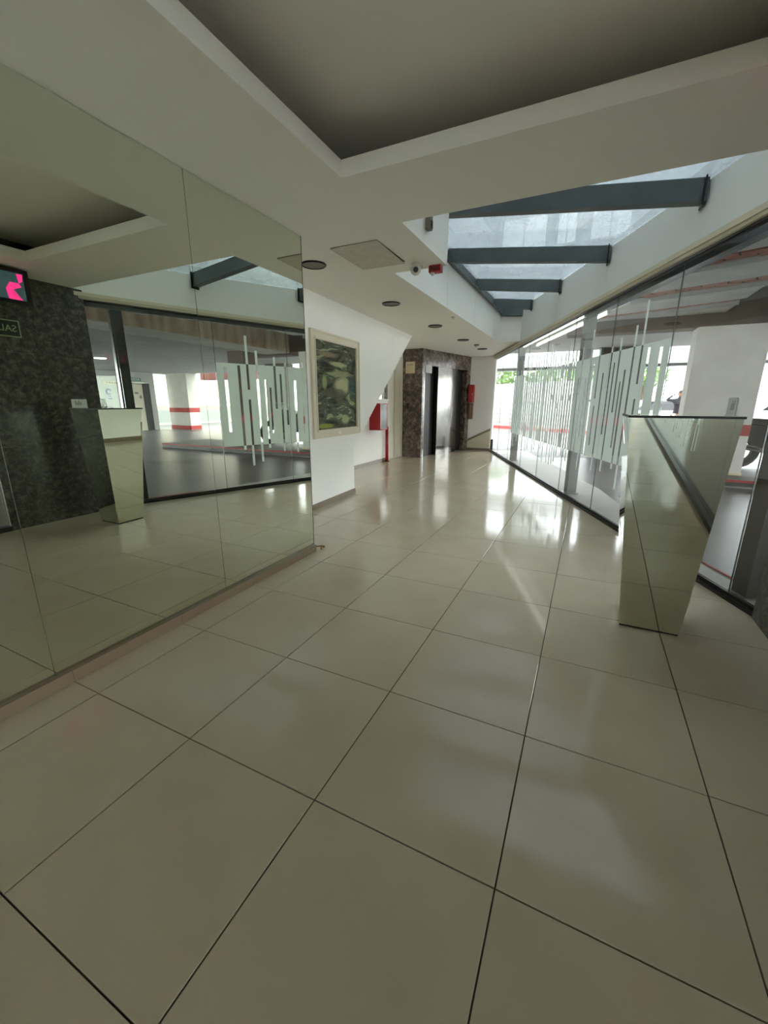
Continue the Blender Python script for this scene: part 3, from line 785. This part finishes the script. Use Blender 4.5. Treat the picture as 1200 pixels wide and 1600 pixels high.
t = thing('alarm_strobe', 'red fire alarm sounder with a clear lens at the skylight corner', 'alarm', (0.47, 3.70, H))
MB().box(0.42, 0.535, 3.66, 3.735, H - .06, H - .001).build('body', 'red', t, bevel=0.008)
MB().ball((0.455, 3.68, H - .062), 0.02, 0.02, 0.024, n=12, m=8).build('lens', 'cam_white', t, smooth=True)
MB().box(0.435, 0.52, 3.652, 3.66, H - .045, H - .015).build('grille', 'maroon', t)
t = thing('sensor_box', 'small grey sensor box on the white skylight wall', 'sensor', (0.59, 3.18, 2.63))
MB().box(0.571, 0.615, 3.15, 3.21, 2.60, 2.74).build('body', 'grille', t, bevel=0.008)
MB().box(0.615, 0.622, 3.165, 3.195, 2.61, 2.66).build('window', 'dark_metal', t)
# ------------------------------------------------------------------ outside ground
struct(MB().prism([(2.99, -14, -0.05), (40, -14, -0.05), (40, 40, -0.05), (-14, 40, -0.05), (-14, 11.7, -0.05), (gx(11.6) + .02, 11.6, -0.05), (gx(2.75) + .02, 2.75, -0.05), (2.99, 1.72, -0.05)], (0, 0, 0.044)).build('ground_asphalt', 'asphalt'))
struct(MB().prism([gp(-0.8, 0.036, -0.02), gp(-0.8, 0.27, -0.02), gp(0.9, 0.24, -0.02), gp(1.35, 0.28, -0.02), gp(4.2, 0.75, -0.02), gp(9.5, 1.0, -0.02), gp(9.5, 0.036, -0.02)], (0, 0, 0.02)).build('path_glass', 'path_white'))
c = MB(); c.prism([gp(-0.8, 0.27, -0.02), gp(-0.8, 0.29, -0.02), gp(1.35, 0.30, -0.02), gp(1.35, 0.28, -0.02)], (0, 0, 0.021))
struct(c.build('trim_8', 'band_red'))
struct(MB().prism([(-14, 11.72, -0.02), (-0.45, 11.7, -0.02), (0.55, 10.6, -0.02), (2.6, 11.2, -0.02), (4.0, 12.4, -0.02), (7.0, 13.4, -0.02), (7.0, 24, -0.02), (-14, 30, -0.02)], (0, 0, 0.018)).build('pavement_yard', 'pave'))
struct(MB().box(-8, 2.99, -14, -6.62, -0.05, 0.0).build('pavement_entrance', 'pave'))
struct(MB().box(-8, 3.1, -10.3, -10.0, -0.05, 3.4).build('wall_blocker_rear', 'stucco'))  # added wall behind the camera, dims the view outside the rear entrance
struct(MB().box(3.1, 9.0, -13.3, -13.0, -0.05, 3.02).build('wall_blocker_south', 'pillar'))  # added unseen wall, blocks light from the south opening of the garage
# raised walk with the first pillar
struct(MB().box(3.15, 9.0, 7.95, 9.6, -0.01, 0.12).build('kerb_walk', 'pave'))
struct(MB().box(3.15, 9.0, 7.935, 7.951, 0.02, 0.085).build('kerb_edge', 'black'))
struct(MB().box(3.15, 9.0, 7.932, 7.951, 0.085, 0.118).build('kerb_paint', 'band_red'))

# garage ceiling: concrete strips, brick between them, beams
DS = (0.9507, -0.3101)           # along the strips in plan
def mpt(mm, u, z):               # mm across the strips, u along
    return Vector((0.3101 * mm + DS[0] * u, 0.9507 * mm + DS[1] * u, z))
def span(mm):                    # from just outside the glass to the open bay
    n_ = (0.3101 * mm, 0.9507 * mm)
    u0 = (4.125 + (0.72 if mm < 6.6 else 0.93) / 0.927 - 0.404 * n_[1] - n_[0]) / (DS[0] + 0.404 * DS[1])
    u1 = (3.66 - n_[0]) / DS[0]
    return u0, u1
strip = struct(MB().prism([(3.1, -6.6, 3.02), (3.1, 2.3, 3.02), gp(0.3, 0.10, 3.02), gp(3.9, 0.10, 3.02), gp(3.9, 1.6, 3.02), gp(10.2, 1.6, 3.02), (0.0, 13, 3.02), (17, 13, 3.02), (17, -13, 3.02), (3.1, -13, 3.02)], (0, 0, 0.1)).build('ceiling_garage', 'conc_soffit'))
zs = 2.70
def mstrip(mm0, mm1, z0, z1, name, m, parent, long=False):
    a0, b0 = span(mm0); a1, b1 = span(mm1)
    if long: b0 += 1.2; b1 += 1.2
    return MB().frustum([mpt(mm0, a0, z0), mpt(mm0, b0, z0), mpt(mm1, b1, z0), mpt(mm1, a1, z0)], [mpt(mm0, a0, z1), mpt(mm0, b0, z1), mpt(mm1, b1, z1), mpt(mm1, a1, z1)]).build(name, m, parent)
conc = [(3.6, 4.55), (4.97, 5.88), (6.31, 7.08), (7.50, 8.28), (8.60, 9.35)]
for k, (a, b) in enumerate(conc):
    mstrip(a, b, zs, 3.02, 'concrete_strip', 'concrete', strip, k < 2)
    mstrip(a - 0.012, a, zs - 0.022, zs + 0.05, 'lit_edge', 'white_out', strip, k < 2)  # pale strip paints in the bright light on the recess step
brick_mesh = {}
for k, (a, b) in enumerate(zip(conc, conc[1:])):
    m0, m1 = a[1], b[0]
    mstrip(m0, m1, zs + .042, 3.02, 'mortar_bed', 'mortar', strip, k < 1)
    ncr = 3; wd = (m1 - m0) / ncr
    for r_ in range(ncr):
        u0, u1 = span((m0 + m1) / 2)
        if k < 1: u1 += 1.2
        u = u0 + 0.02 - (0.13 if r_ % 2 else 0)
        while u < u1 - 0.1:
            ua, ub = max(u, u0), min(u + 0.245, u1)
            q = [mpt(m0 + r_ * wd + .011, ua, 0), mpt(m0 + r_ * wd + .011, ub, 0), mpt(m0 + (r_ + 1) * wd - .011, ub, 0), mpt(m0 + (r_ + 1) * wd - .011, ua, 0)]
            zb = zs + 0.03 + random.uniform(-.006, .006)
            if ub - ua > .06: MB().prism([(p.x, p.y, zb) for p in q], (0, 0, 0.03)).build('brick', 'brick', strip)
            u += 0.268
c = MB(); gbox(c, -0.3, 9.3, 0.30, 0.58, 2.56, 2.80); struct(c.build('beam_header', 'steel_beam'))
# deep beams: one across, one along
struct(MB().box(1.35, 4.62, 8.55, 8.95, 2.5, 3.02).build('beam_across', 'brown_beam'))
struct(MB().box(4.60, 4.95, -13, 8.56, 2.5, 3.02).build('beam_along', 'rust_beam'))
struct(MB().box(4.605, 5.35, -13, 8.54, 2.485, 2.4995).build('beam_soffit', 'concrete'))
struct(MB().prism([tuple(gp(6.54, 0.48, 2.62)), (17, 8.951, 2.62), (17, 14.5, 2.62), (9, 14.5, 2.62), (7.5, 12.3, 2.62), (-1.2, 12.3, 2.62), (-0.9, 11.65, 2.62), tuple(gp(9.5, 0.48, 2.62))], (0, 0, 0.4)).build('ceiling_far', 'conc_soffit'))
struct(MB().box(4.95, 17, -13, 8.95, 2.62, 3.02).build('ceiling_bay', 'conc_soffit'))
struct(MB().box(4.60, 5.9, 8.56, 8.95, 2.45, 2.62).build('beam_haunch', 'brown_beam'))
# fluorescent battens outside the head of the glass
for k, (o_, z_, a_, b_, lab) in enumerate(((0.19, 2.468, 3.98, 7.34, 'lit fluorescent tube close outside the head of the glass wall, the upper bright line'), (0.46, 2.49, 3.98, 7.34, 'lit fluorescent tube under the grey head beam outside, the lower bright line'))):
    t = thing('fluorescent_batten', lab, 'light', gp((a_ + b_) / 2, o_, z_), 'fluorescent tubes over the glass wall')
    MB().cyl(gp(a_, o_, z_), gp(b_, o_, z_), 0.016, n=10).build('tube', 'tube_light', t, smooth=True)
    c = MB(); gbox(c, a_ - .02, b_ + .02, o_ - .025, o_ + .025, z_ + .03, z_ + .055); c.build('housing', 'cam_white', t)
    for q in (a_, b_):
        c = MB(); gbox(c, q - .015, q + .015, o_ - .02, o_ + .02, z_ - .02, z_ + .03); c.build('lamp_holder', 'cam_white', t)
# pillars with red bands
def pillar(x0, x1, y0, y1, z0, z1, bands, label, m='pillar'):
    p = thing('pillar', label, 'pillar', ((x0 + x1) / 2, (y0 + y1) / 2, z0), 'garage pillars')
    MB().box(x0, x1, y0, y1, z0, z1).build('shaft', m, p)
    for (a, b) in bands:
        MB().box(x0 - .003, x1 + .003, y0 - .003, y1 + .003, a, b).build('red_band', 'band_red', p)
    return p
p1 = pillar(3.34, 4.29, 8.5, 8.95, 0.12, 2.5, [(0.775, 0.955)], 'wide white pillar with one red band on the raised walk, seen past the lectern')
MB().box(3.33, 4.30, 8.48, 8.96, 0.12, 0.16).build('base_strip', 'beige', p1)
p3 = pillar(1.95, 2.95, 11.85, 12.28, 0.0, 2.62, [(0.775, 0.955)], 'shaded grey pillar with a red band behind the slots of the frosted decal', 'mortar')  # dark material puts the shade on this pillar into its colour
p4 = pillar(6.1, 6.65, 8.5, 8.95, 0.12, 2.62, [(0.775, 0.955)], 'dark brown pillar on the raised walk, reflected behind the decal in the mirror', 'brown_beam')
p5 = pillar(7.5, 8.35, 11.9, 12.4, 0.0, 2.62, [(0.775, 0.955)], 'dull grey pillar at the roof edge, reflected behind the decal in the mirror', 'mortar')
p2 = pillar(14.9, 16.3, 13.9, 14.5, 0.0, 2.62, [(0.82, 1.035), (0.01, 0.20)], 'beige pillar with two red bands, seen reflected in the mirror wall', 'pillar')

# ------------------------------------------------------------------ far side of the garage (seen in the mirrors)
struct(MB().box(16.5, 16.8, 10.76, 12.08, 0, 2.62).box(16.5, 16.8, 12.08, 13.12, 2.16, 2.62).box(16.5, 16.8, 13.12, 13.4, 0, 2.62).build('wall_kiosk', 'white_out'))
d = struct(MB().box(16.52, 16.6, 12.12, 12.80, 0, 2.1).build('door_4', 'door_cream'))
MB().box(16.48, 16.56, 12.08, 12.12, 0, 2.14).build('jamb', 'black', d); MB().box(16.48, 16.56, 12.80, 13.12, 0, 2.14).build('jamb', 'black', d)
MB().box(16.48, 16.56, 12.12, 12.8, 2.1, 2.14).build('head', 'black', d)
dg = thing('door_notice', 'grey pictogram notice on the cream door across the garage', 'sign', (16.515, 12.45, 1.4))
MB().box(16.508, 16.519, 12.38, 12.56, 1.66, 1.74).build('mark', 'grey_print', dg)
MB().prism([(16.519, 12.22, 1.46), (16.519, 12.34, 1.46), (16.519, 12.31, 1.60), (16.519, 12.25, 1.60)], (-.01, 0, 0)).build('mark', 'grey_print', dg)
MB().prism([(16.519, 12.58, 1.46), (16.519, 12.72, 1.46), (16.519, 12.68, 1.60), (16.519, 12.61, 1.60)], (-.01, 0, 0)).build('mark', 'grey_print', dg)
gs = thing('green_sign', 'green strip sign above the cream door across the garage', 'sign', (16.49, 12.4, 2.3))
MB().box(16.48, 16.499, 12.1, 12.75, 2.24, 2.36).build('plate', 'sign_green', gs)
for k in range(5): MB().box(16.476, 16.48, 12.16 + k * .11, 12.23 + k * .11, 2.28, 2.33).build('letter', 'paper', gs)
bs = thing('beige_sign', 'beige lettered sign high on the white garage wall', 'sign', (16.49, 11.0, 2.0))
MB().box(16.48, 16.499, 11.0, 11.75, 2.03, 2.19).build('plate', 'beige', bs)
for k in range(5): MB().box(16.476, 16.48, 11.15 + k * .11, 11.23 + k * .11, 2.08, 2.14).build('letter', 'grey_print', bs)
bl = thing('blue_sign', 'blue ring shaped sign on the white garage wall', 'sign', (16.49, 11.2, 1.5))
c = MB()
for k in range(9):
    a0 = math.radians(40 + k * 31); c.ball((16.492, 11.2 + 0.09 * math.cos(a0), 1.72 + 0.1 * math.sin(a0)), 0.006, 0.042, 0.045, n=8, m=6)
c.build('ring', 'blue', bl)
MB().box(16.485, 16.499, 11.16, 11.26, 1.50, 1.56).build('mark', 'blue', bl)
MB().box(16.485, 16.499, 11.16, 11.30, 1.41, 1.47).build('mark', 'blue', bl)
gl = thing('garage_lamp', 'bright oval ceiling lamp in the garage, reflected in the mirrors', 'light', (11.3, 7.94, 2.62))
MB().cyl((11.3, 7.94, 2.62), (11.3, 7.94, 2.59), 0.17, n=20).build('housing', 'cam_white', gl)
MB().cyl((11.3, 7.94, 2.59), (11.3, 7.94, 2.58), 0.15, n=20).build('diffuser', 'lamp_white', gl)
# sunlit boundary wall beyond, cream above a red line and a blue dado
WA, WB = Vector((20.9, 14.2)), Vector((19.3, 27.0)); wt = ((WB - WA).normalized())
wl = (WB - WA).length
def fwb(z0, z1, e): return MB().obox((WA.x, WA.y), (wt.x, wt.y), -2.5, wl, -e, 0.2, z0, z1)
ww = struct(fwb(-0.01, 4.2, 0.0).build('wall_boundary', 'wall_cream'))
fwb(0.88, 1.10, 0.006).build('red_line', 'band_red', ww); 
fwb(0.10, 0.84, 0.005).build('blue_dado', 'wall_blue', ww)
fwb(0.84, 0.88, 0.0055).build('white_line', 'white_out', ww); fwb(-0.01, 0.10, 0.006).build('skirting', 'pillar', ww)
pn = thing('blue_notice', 'small blue notice on the cream boundary wall beyond the garage', 'sign', (20.55, 16.95, 1.6))
MB().obox((WA.x, WA.y), (wt.x, wt.y), 2.6, 2.95, -0.02, -0.006, 1.53, 1.97).build('plate', 'blue', pn)
mb_ = thing('maroon_box', 'dark maroon box sign hung below the garage roof edge', 'sign', (14.0, 16.5, 2.4))
MB().box(12.2, 15.9, 15.6, 16.2, 2.40, 2.84).build('body', 'maroon', mb_)
MB().box(12.4, 12.45, 15.9, 15.95, 2.84, 3.3).build('hanger', 'dark_metal', mb_); MB().box(15.6, 15.65, 15.9, 15.95, 2.84, 3.3).build('hanger', 'dark_metal', mb_)
struct(MB().box(8.5, 17.0, 15.5, 16.3, 3.3, 3.5).build('beam_canopy', 'white_out'))

# ------------------------------------------------------------------ yard to the left: white wall, red kerb, rails, lintel, trees
YA, YB = Vector((-9.0, 26.6)), Vector((1.6, 20.35)); yt = (YB - YA).normalized(); yl = (YB - YA).length
def yb(s0, s1, d0, d1, z0, z1): return MB().obox((YA.x, YA.y), (yt.x, yt.y), s0, s1, d0, d1, z0, z1)
struct(yb(-3, yl + 1.2, 0.0, 0.25, -0.02, 2.25).build('wall_yard', 'white_out'))
struct(yb(-3, yl + 1.2, -0.35, -0.2, -0.02, 0.14).build('kerb_red', 'band_red'))
rl = thing('yard_railing', 'thin grey railing with five rails before the white yard wall', 'railing', (YA.x + yt.x * 6, YA.y + yt.y * 6, 0))
for z in (0.3, 0.5, 0.72, 0.95, 1.3): yb(2.0, yl, -0.16, -0.13, z, z + .03).build('rail', 'grille', rl)
for s in (2.0, 4.6, 7.2, 9.8, yl): yb(s - .02, s + .02, -0.165, -0.125, 0, 1.33).build('post', 'grille', rl)
struct(MB().box(-6, 9.5, 17.3, 17.8, 2.62, 3.35).build('beam_yard', 'white_out'))
struct(MB().box(-6, 9.5, 17.28, 17.82, 2.52, 2.62).build('beam_shade', 'dark_metal'))  # dark strip painted in for the soffit shadow under the yard beam
def tree(x, y, h, r, label, n=520):
    t = thing('tree', label, 'tree', (x, y, 0), 'trees beyond the white yard wall')
    tr = MB().cyl((x, y, 0), (x + .1, y, h * .7), 0.12, 0.06, n=8)
    for k in range(5):
        a = k * 1.3; tr.cyl((x + .08, y, h * (.45 + .05 * k)), (x + r * .7 * math.cos(a), y + r * .7 * math.sin(a), h * (.72 + .04 * k)), 0.04, 0.015, n=6)
    tr.build('trunk', 'bark', t)
    c = MB()
    for k in range(n):
        th = random.uniform(0, 2 * math.pi); ph = math.acos(random.uniform(-1, 1)); rr = r * random.uniform(.45, 1.0)
        p = Vector((x + rr * math.sin(ph) * math.cos(th), y + rr * math.sin(ph) * math.sin(th), h * .8 + rr * .75 * math.cos(ph)))
        u = Vector((random.uniform(-1, 1), random.uniform(-1, 1), random.uniform(-1, 1))).normalized(); w = u.orthogonal().normalized()
        s_ = random.uniform(.09, .2)
        c.add([p - u * s_, p + w * s_ * .45, p + u * s_, p - w * s_ * .45], [(0, 1, 2, 3)])
    lf = c.build('crown', 'leaf', t)
    return t
tree(-3.0, 25.6, 3.4, 1.2, 'loose green tree behind the white yard wall, left of the slim steel post')
tree(-0.6, 25.4, 3.3, 1.2, 'bushy green tree behind the white yard wall, just past the slim steel post')
tree(1.5, 23.4, 3.2, 1.1, 'rounded green tree behind the white yard wall above the frosted decal')
tree(3.9, 22.6, 3.3, 1.1, 'green tree at the right end of the white yard wall')

# ------------------------------------------------------------------ people
def person(name, label, base, yaw, arms, scale=1.0):
    root = thing(name, label, 'person', base)
    J = {'pelvis': (0, 0, .95), 'spine': (0, 0, 1.18), 'chest': (0, 0, 1.36), 'neck': (0, 0, 1.47), 'head0': (0, .01, 1.56),
         'hipL': (-.09, 0, .92), 'kneeL': (-.10, .02, .5), 'ankL': (-.10, -.02, .09), 'toeL': (-.11, .16, .04),
         'hipR': (.09, 0, .92), 'kneeR': (.10, .02, .5), 'ankR': (.10, -.02, .09), 'toeR': (.11, .16, .04)}
    J.update(arms)
    E_ = [('pelvis', 'spine'), ('spine', 'chest'), ('chest', 'neck'), ('neck', 'head0'), ('pelvis', 'hipL'), ('hipL', 'kneeL'), ('kneeL', 'ankL'), ('ankL', 'toeL'),
          ('pelvis', 'hipR'), ('hipR', 'kneeR'), ('kneeR', 'ankR'), ('ankR', 'toeR'), ('chest', 'shL'), ('shL', 'elL'), ('elL', 'wrL'), ('chest', 'shR'), ('shR', 'elR'), ('elR', 'wrR')]
    R_ = {'pelvis': .14, 'spine': .13, 'chest': .15, 'neck': .06, 'head0': .06, 'hip': .095, 'knee': .062, 'ank': .042, 'toe': .035, 'sh': .07, 'el': .047, 'wr': .033}
    names = list(J); idx = {k: i for i, k in enumerate(names)}
    rot = Matrix.Rotation(yaw, 3, 'Z')
    me = bpy.data.meshes.new('body')
    me.from_pydata([rot @ (Vector(J[k]) * scale) for k in names], [(idx[a], idx[b]) for a, b in E_], [])
    o = bpy.data.objects.new('body', me); COL.objects.link(o); o.parent = root
    me.materials.append(M_['cloth'])
    sk = o.modifiers.new('skin', 'SKIN')
    sd = me.skin_vertices[0].data
    for k in names:
        r = R_.get(k, R_.get(k[:-1], .05)) * scale
        sd[idx[k]].radius = (r, r * (.75 if k in ('pelvis', 'spine', 'chest') else 1))
        sd[idx[k]].use_root = (k == 'pelvis')
    sub = o.modifiers.new('sub', 'SUBSURF'); sub.levels = 1; sub.render_levels = 1
    b = Vector(base)
    def P(v): return b + rot @ (Vector(v) * scale)
    hd = MB().ball(P((0, .015, 1.64)), .075 * scale, .092 * scale, .115 * scale, n=16, m=12)
    h = hd.build('head', 'skin', root, smooth=True)
    MB().ball(P((0, .105, 1.63)), .014 * scale, .02 * scale, .024 * scale, n=8, m=6).build('nose', 'skin', h)
    for sx in (-1, 1):
        MB().ball(P((sx * .078, .01, 1.64)), .012 * scale, .02 * scale, .032 * scale, n=8, m=6).build('ear', 'skin', h)
        MB().ball(P((sx * .03, .098, 1.655)), .01 * scale, n=8, m=6).build('eye', 'black', h)
    MB().ball(P((0, -.008, 1.66)), .082 * scale, .096 * scale, .112 * scale, n=16, m=8, zlo=0.1).build('hair', 'hair', root, smooth=True)
    for sd_ in 'LR':
        w = Vector(J['wr' + sd_]); e = Vector(J['el' + sd_]); dr_ = (w - e).normalized(); si = dr_.orthogonal().normalized(); 
        hb = MB().ball(P(w + dr_ * .05), .034 * scale, .034 * scale, .045 * scale, n=10, m=7)
        hnd = hb.build('hand', 'skin', root, smooth=True)
        fm = MB()
        for f_ in range(4): 
            q = w + dr_ * .07 + si * (f_ - 1.5) * .018
            fm.cyl(P(q), P(q + dr_ * (.075 - .01 * abs(f_ - 1.2))), .008 * scale, .006 * scale, n=6)
        q = w + dr_ * .03 + si * .03; fm.cyl(P(q), P(q + dr_ * .04 + si * .03), .009 * scale, .007 * scale, n=6)
        fm.build('fingers', 'skin', hnd)
    return root
person('person', 'person in dark clothes standing outside with both hands raised to the head', (4.88, 18.9, 0.0), 0.2,
       {'shL': (-.19, 0, 1.40), 'elL': (-.42, .06, 1.42), 'wrL': (-.20, .10, 1.58), 'shR': (.19, 0, 1.40), 'elR': (.44, .06, 1.46), 'wrR': (.20, .10, 1.60)})
person('person', 'person in a black jacket standing in the garage, seen in the mirror over the lectern', (8.6, 6.0, 0.0), 2.2,
       {'shL': (-.19, 0, 1.40), 'elL': (-.23, -.02, 1.10), 'wrL': (-.22, .10, .88), 'shR': (.19, 0, 1.40), 'elR': (.23, -.02, 1.10), 'wrR': (.22, .10, .88)}, 0.95)

# ------------------------------------------------------------------ vehicles
def car(label, loc, yaw, paint):
    t = thing('car', label, 'car', loc)
    W = 0.86
    prof = [(-2.05, .35), (-2.08, .75), (-1.95, .92), (-1.5, .98), (-.95, 1.42), (.55, 1.45), (1.2, 1.0), (1.95, .86), (2.1, .66), (2.08, .35)]
    MB().frustum([(x, -W, z) for x, z in prof], [(x, W, z) for x, z in prof]).build('body', paint, t, bevel=0.04)
    MB().frustum([(x, -W - .012, z) for x, z in [(-1.25, 1.02), (-.85, 1.36), (.45, 1.39), (.95, 1.02)]], [(x, W + .012, z) for x, z in [(-1.25, 1.02), (-.85, 1.36), (.45, 1.39), (.95, 1.02)]]).build('side_windows', 'car_glass', t)
    MB().frustum([(.62, -.72, 1.43), (.62, .72, 1.43), (1.2, .76, 1.03), (1.2, -.76, 1.03)], [(.65, -.72, 1.44), (.65, .72, 1.44), (1.23, .76, 1.04), (1.23, -.76, 1.04)]).build('windscreen', 'car_glass', t)
    for sx in (-1.3, 1.3):
        for sy_ in (-1, 1):
            w = MB().torus((sx, sy_ * .8, .32), (0, 1, 0), .23, .09, 20, 8).build('wheel', 'rubber', t, smooth=True)
            MB().cyl((sx, sy_ * .74, .32), (sx, sy_ * .88, .32), .17, n=14).build('hub', 'chrome', w)
    for sy_ in (-.6, .6): MB().ball((2.05, sy_, .68), .05, .14, .07, n=10, m=6).build('headlamp', 'win_light', t)
    for ch_ in t.children: 
        for vv in ch_.data.vertices: vv.co += Vector(loc)
        for g2 in ch_.children:
            for vv in g2.data.vertices: vv.co += Vector(loc)
    t.rotation_euler = (0, 0, yaw)
    return t
car('white car parked in the street behind the person with raised arms', (4.6, 21.2, 0), 0.25, 'car_white')
car('silver car parked beyond the black motorcycle, right of the wide white pillar', (9.4, 24.0, 0), 0.3, 'car_silver')
def motorbike(label, loc, yaw):
    t = thing('motorcycle', label, 'motorcycle', loc)
    L0 = Vector(loc)
    def bld(mb, nm_, m_, par=t, **k):
        mb.v = [v + L0 for v in mb.v]; return mb.build(nm_, m_, par, **k)
    for x in (-.65, .65):
        w = bld(MB().torus((x, 0, .3), (0, 1, 0), .235, .065, 22, 8), 'wheel', 'rubber', smooth=True)
        bld(MB().cyl((x, -.05, .3), (x, .05, .3), .09, n=12), 'hub', 'chrome', w)
    bld(MB().frustum([(-.45, -.13, .35), (.35, -.13, .3), (.35, .13, .3), (-.45, .13, .35)], [(-.6, -.15, .75), (.3, -.12, .62), (.3, .12, .62), (-.6, .15, .75)]), 'engine', 'bike_black', bevel=.02)
    bld(MB().frustum([(-.1, -.14, .62), (.42, -.12, .6), (.42, .12, .6), (-.1, .14, .62)], [(-.05, -.12, .86), (.36, -.1, .9), (.36, .1, .9), (-.05, .12, .86)]), 'tank', 'bike_black', bevel=.03)
    bld(MB().frustum([(-.8, -.12, .74), (-.08, -.12, .7), (-.08, .12, .7), (-.8, .12, .74)], [(-.85, -.11, .84), (-.1, -.11, .8), (-.1, .11, .8), (-.85, .11, .84)]), 'seat', 'bike_black', bevel=.02)
    bld(MB().frustum([(.36, -.14, .62), (.58, -.12, .6), (.58, .12, .6), (.36, .14, .62)], [(.3, -.16, 1.0), (.48, -.1, .98), (.48, .1, .98), (.3, .16, 1.0)]), 'fairing', 'bike_black', bevel=.02)
    bld(MB().cyl((.65, .07, .3), (.40, .07, .95), .022, n=8).cyl((.65, -.07, .3), (.40, -.07, .95), .022, n=8), 'fork', 'chrome')
    bld(MB().cyl((.34, -.34, 1.03), (.34, .34, 1.03), .018, n=8), 'handlebar', 'black')
    for s in (-1, 1):
        bld(MB().cyl((.36, s * .26, 1.03), (.38, s * .3, 1.16), .008, n=6).ball((.38, s * .31, 1.19), .02, .055, .035, n=8, m=6), 'wing_mirror', 'black')
    bld(MB().cyl((-.2, -.16, .32), (-.85, -.17, .42), .045, n=10), 'exhaust', 'chrome')
    t.rotation_euler = (0, 0, yaw); t.scale = (1.12, 1.12, 1.12)
motorbike('black motorcycle parked on the raised walk behind the white pillar', (5.12, 9.28, 0.12), -0.28)

# ------------------------------------------------------------------ building over the skylight
fc = struct(MB().box(-1.2, 5.4, 10.4, 10.7, 3.13, 13).build('wall_facade', 'stucco'))
struct(MB().box(-1.2, -0.6, 2.2, 10.4, 3.32, 13).build('wall_court', 'stucco'))
struct(MB().box(5.0, 5.4, 2.2, 10.4, 3.13, 13).build('wall_court_side', 'stucco'))
struct(MB().box(-1.2, 5.4, 1.8, 2.2, 3.32, 13).build('wall_court_front', 'stucco'))
for k, (x, z, w, h_) in enumerate([(-0.3, 4.6, .9, .6), (0.85, 4.6, .35, .6), (1.5, 4.6, .7, .6), (3.1, 4.6, .7, .6), (-0.3, 6.6, .9, .9), (0.9, 6.6, .8, .9), (2.6, 6.6, .8, .9), (-0.3, 8.8, .9, .9), (0.9, 8.8, .8, .9), (2.6, 8.8, .8, .9)]):
    f_ = MB().box(x, x + w, 10.37, 10.4, z, z + h_).build('window', 'win_light', fc)
    MB().box(x - .03, x + w + .03, 10.36, 10.399, z - .04, z).build('sill', 'white_out', f_)
    MB().box(x + w / 2 - .015, x + w / 2 + .015, 10.362, 10.37, z, z + h_).build('mullion', 'white_out', f_)
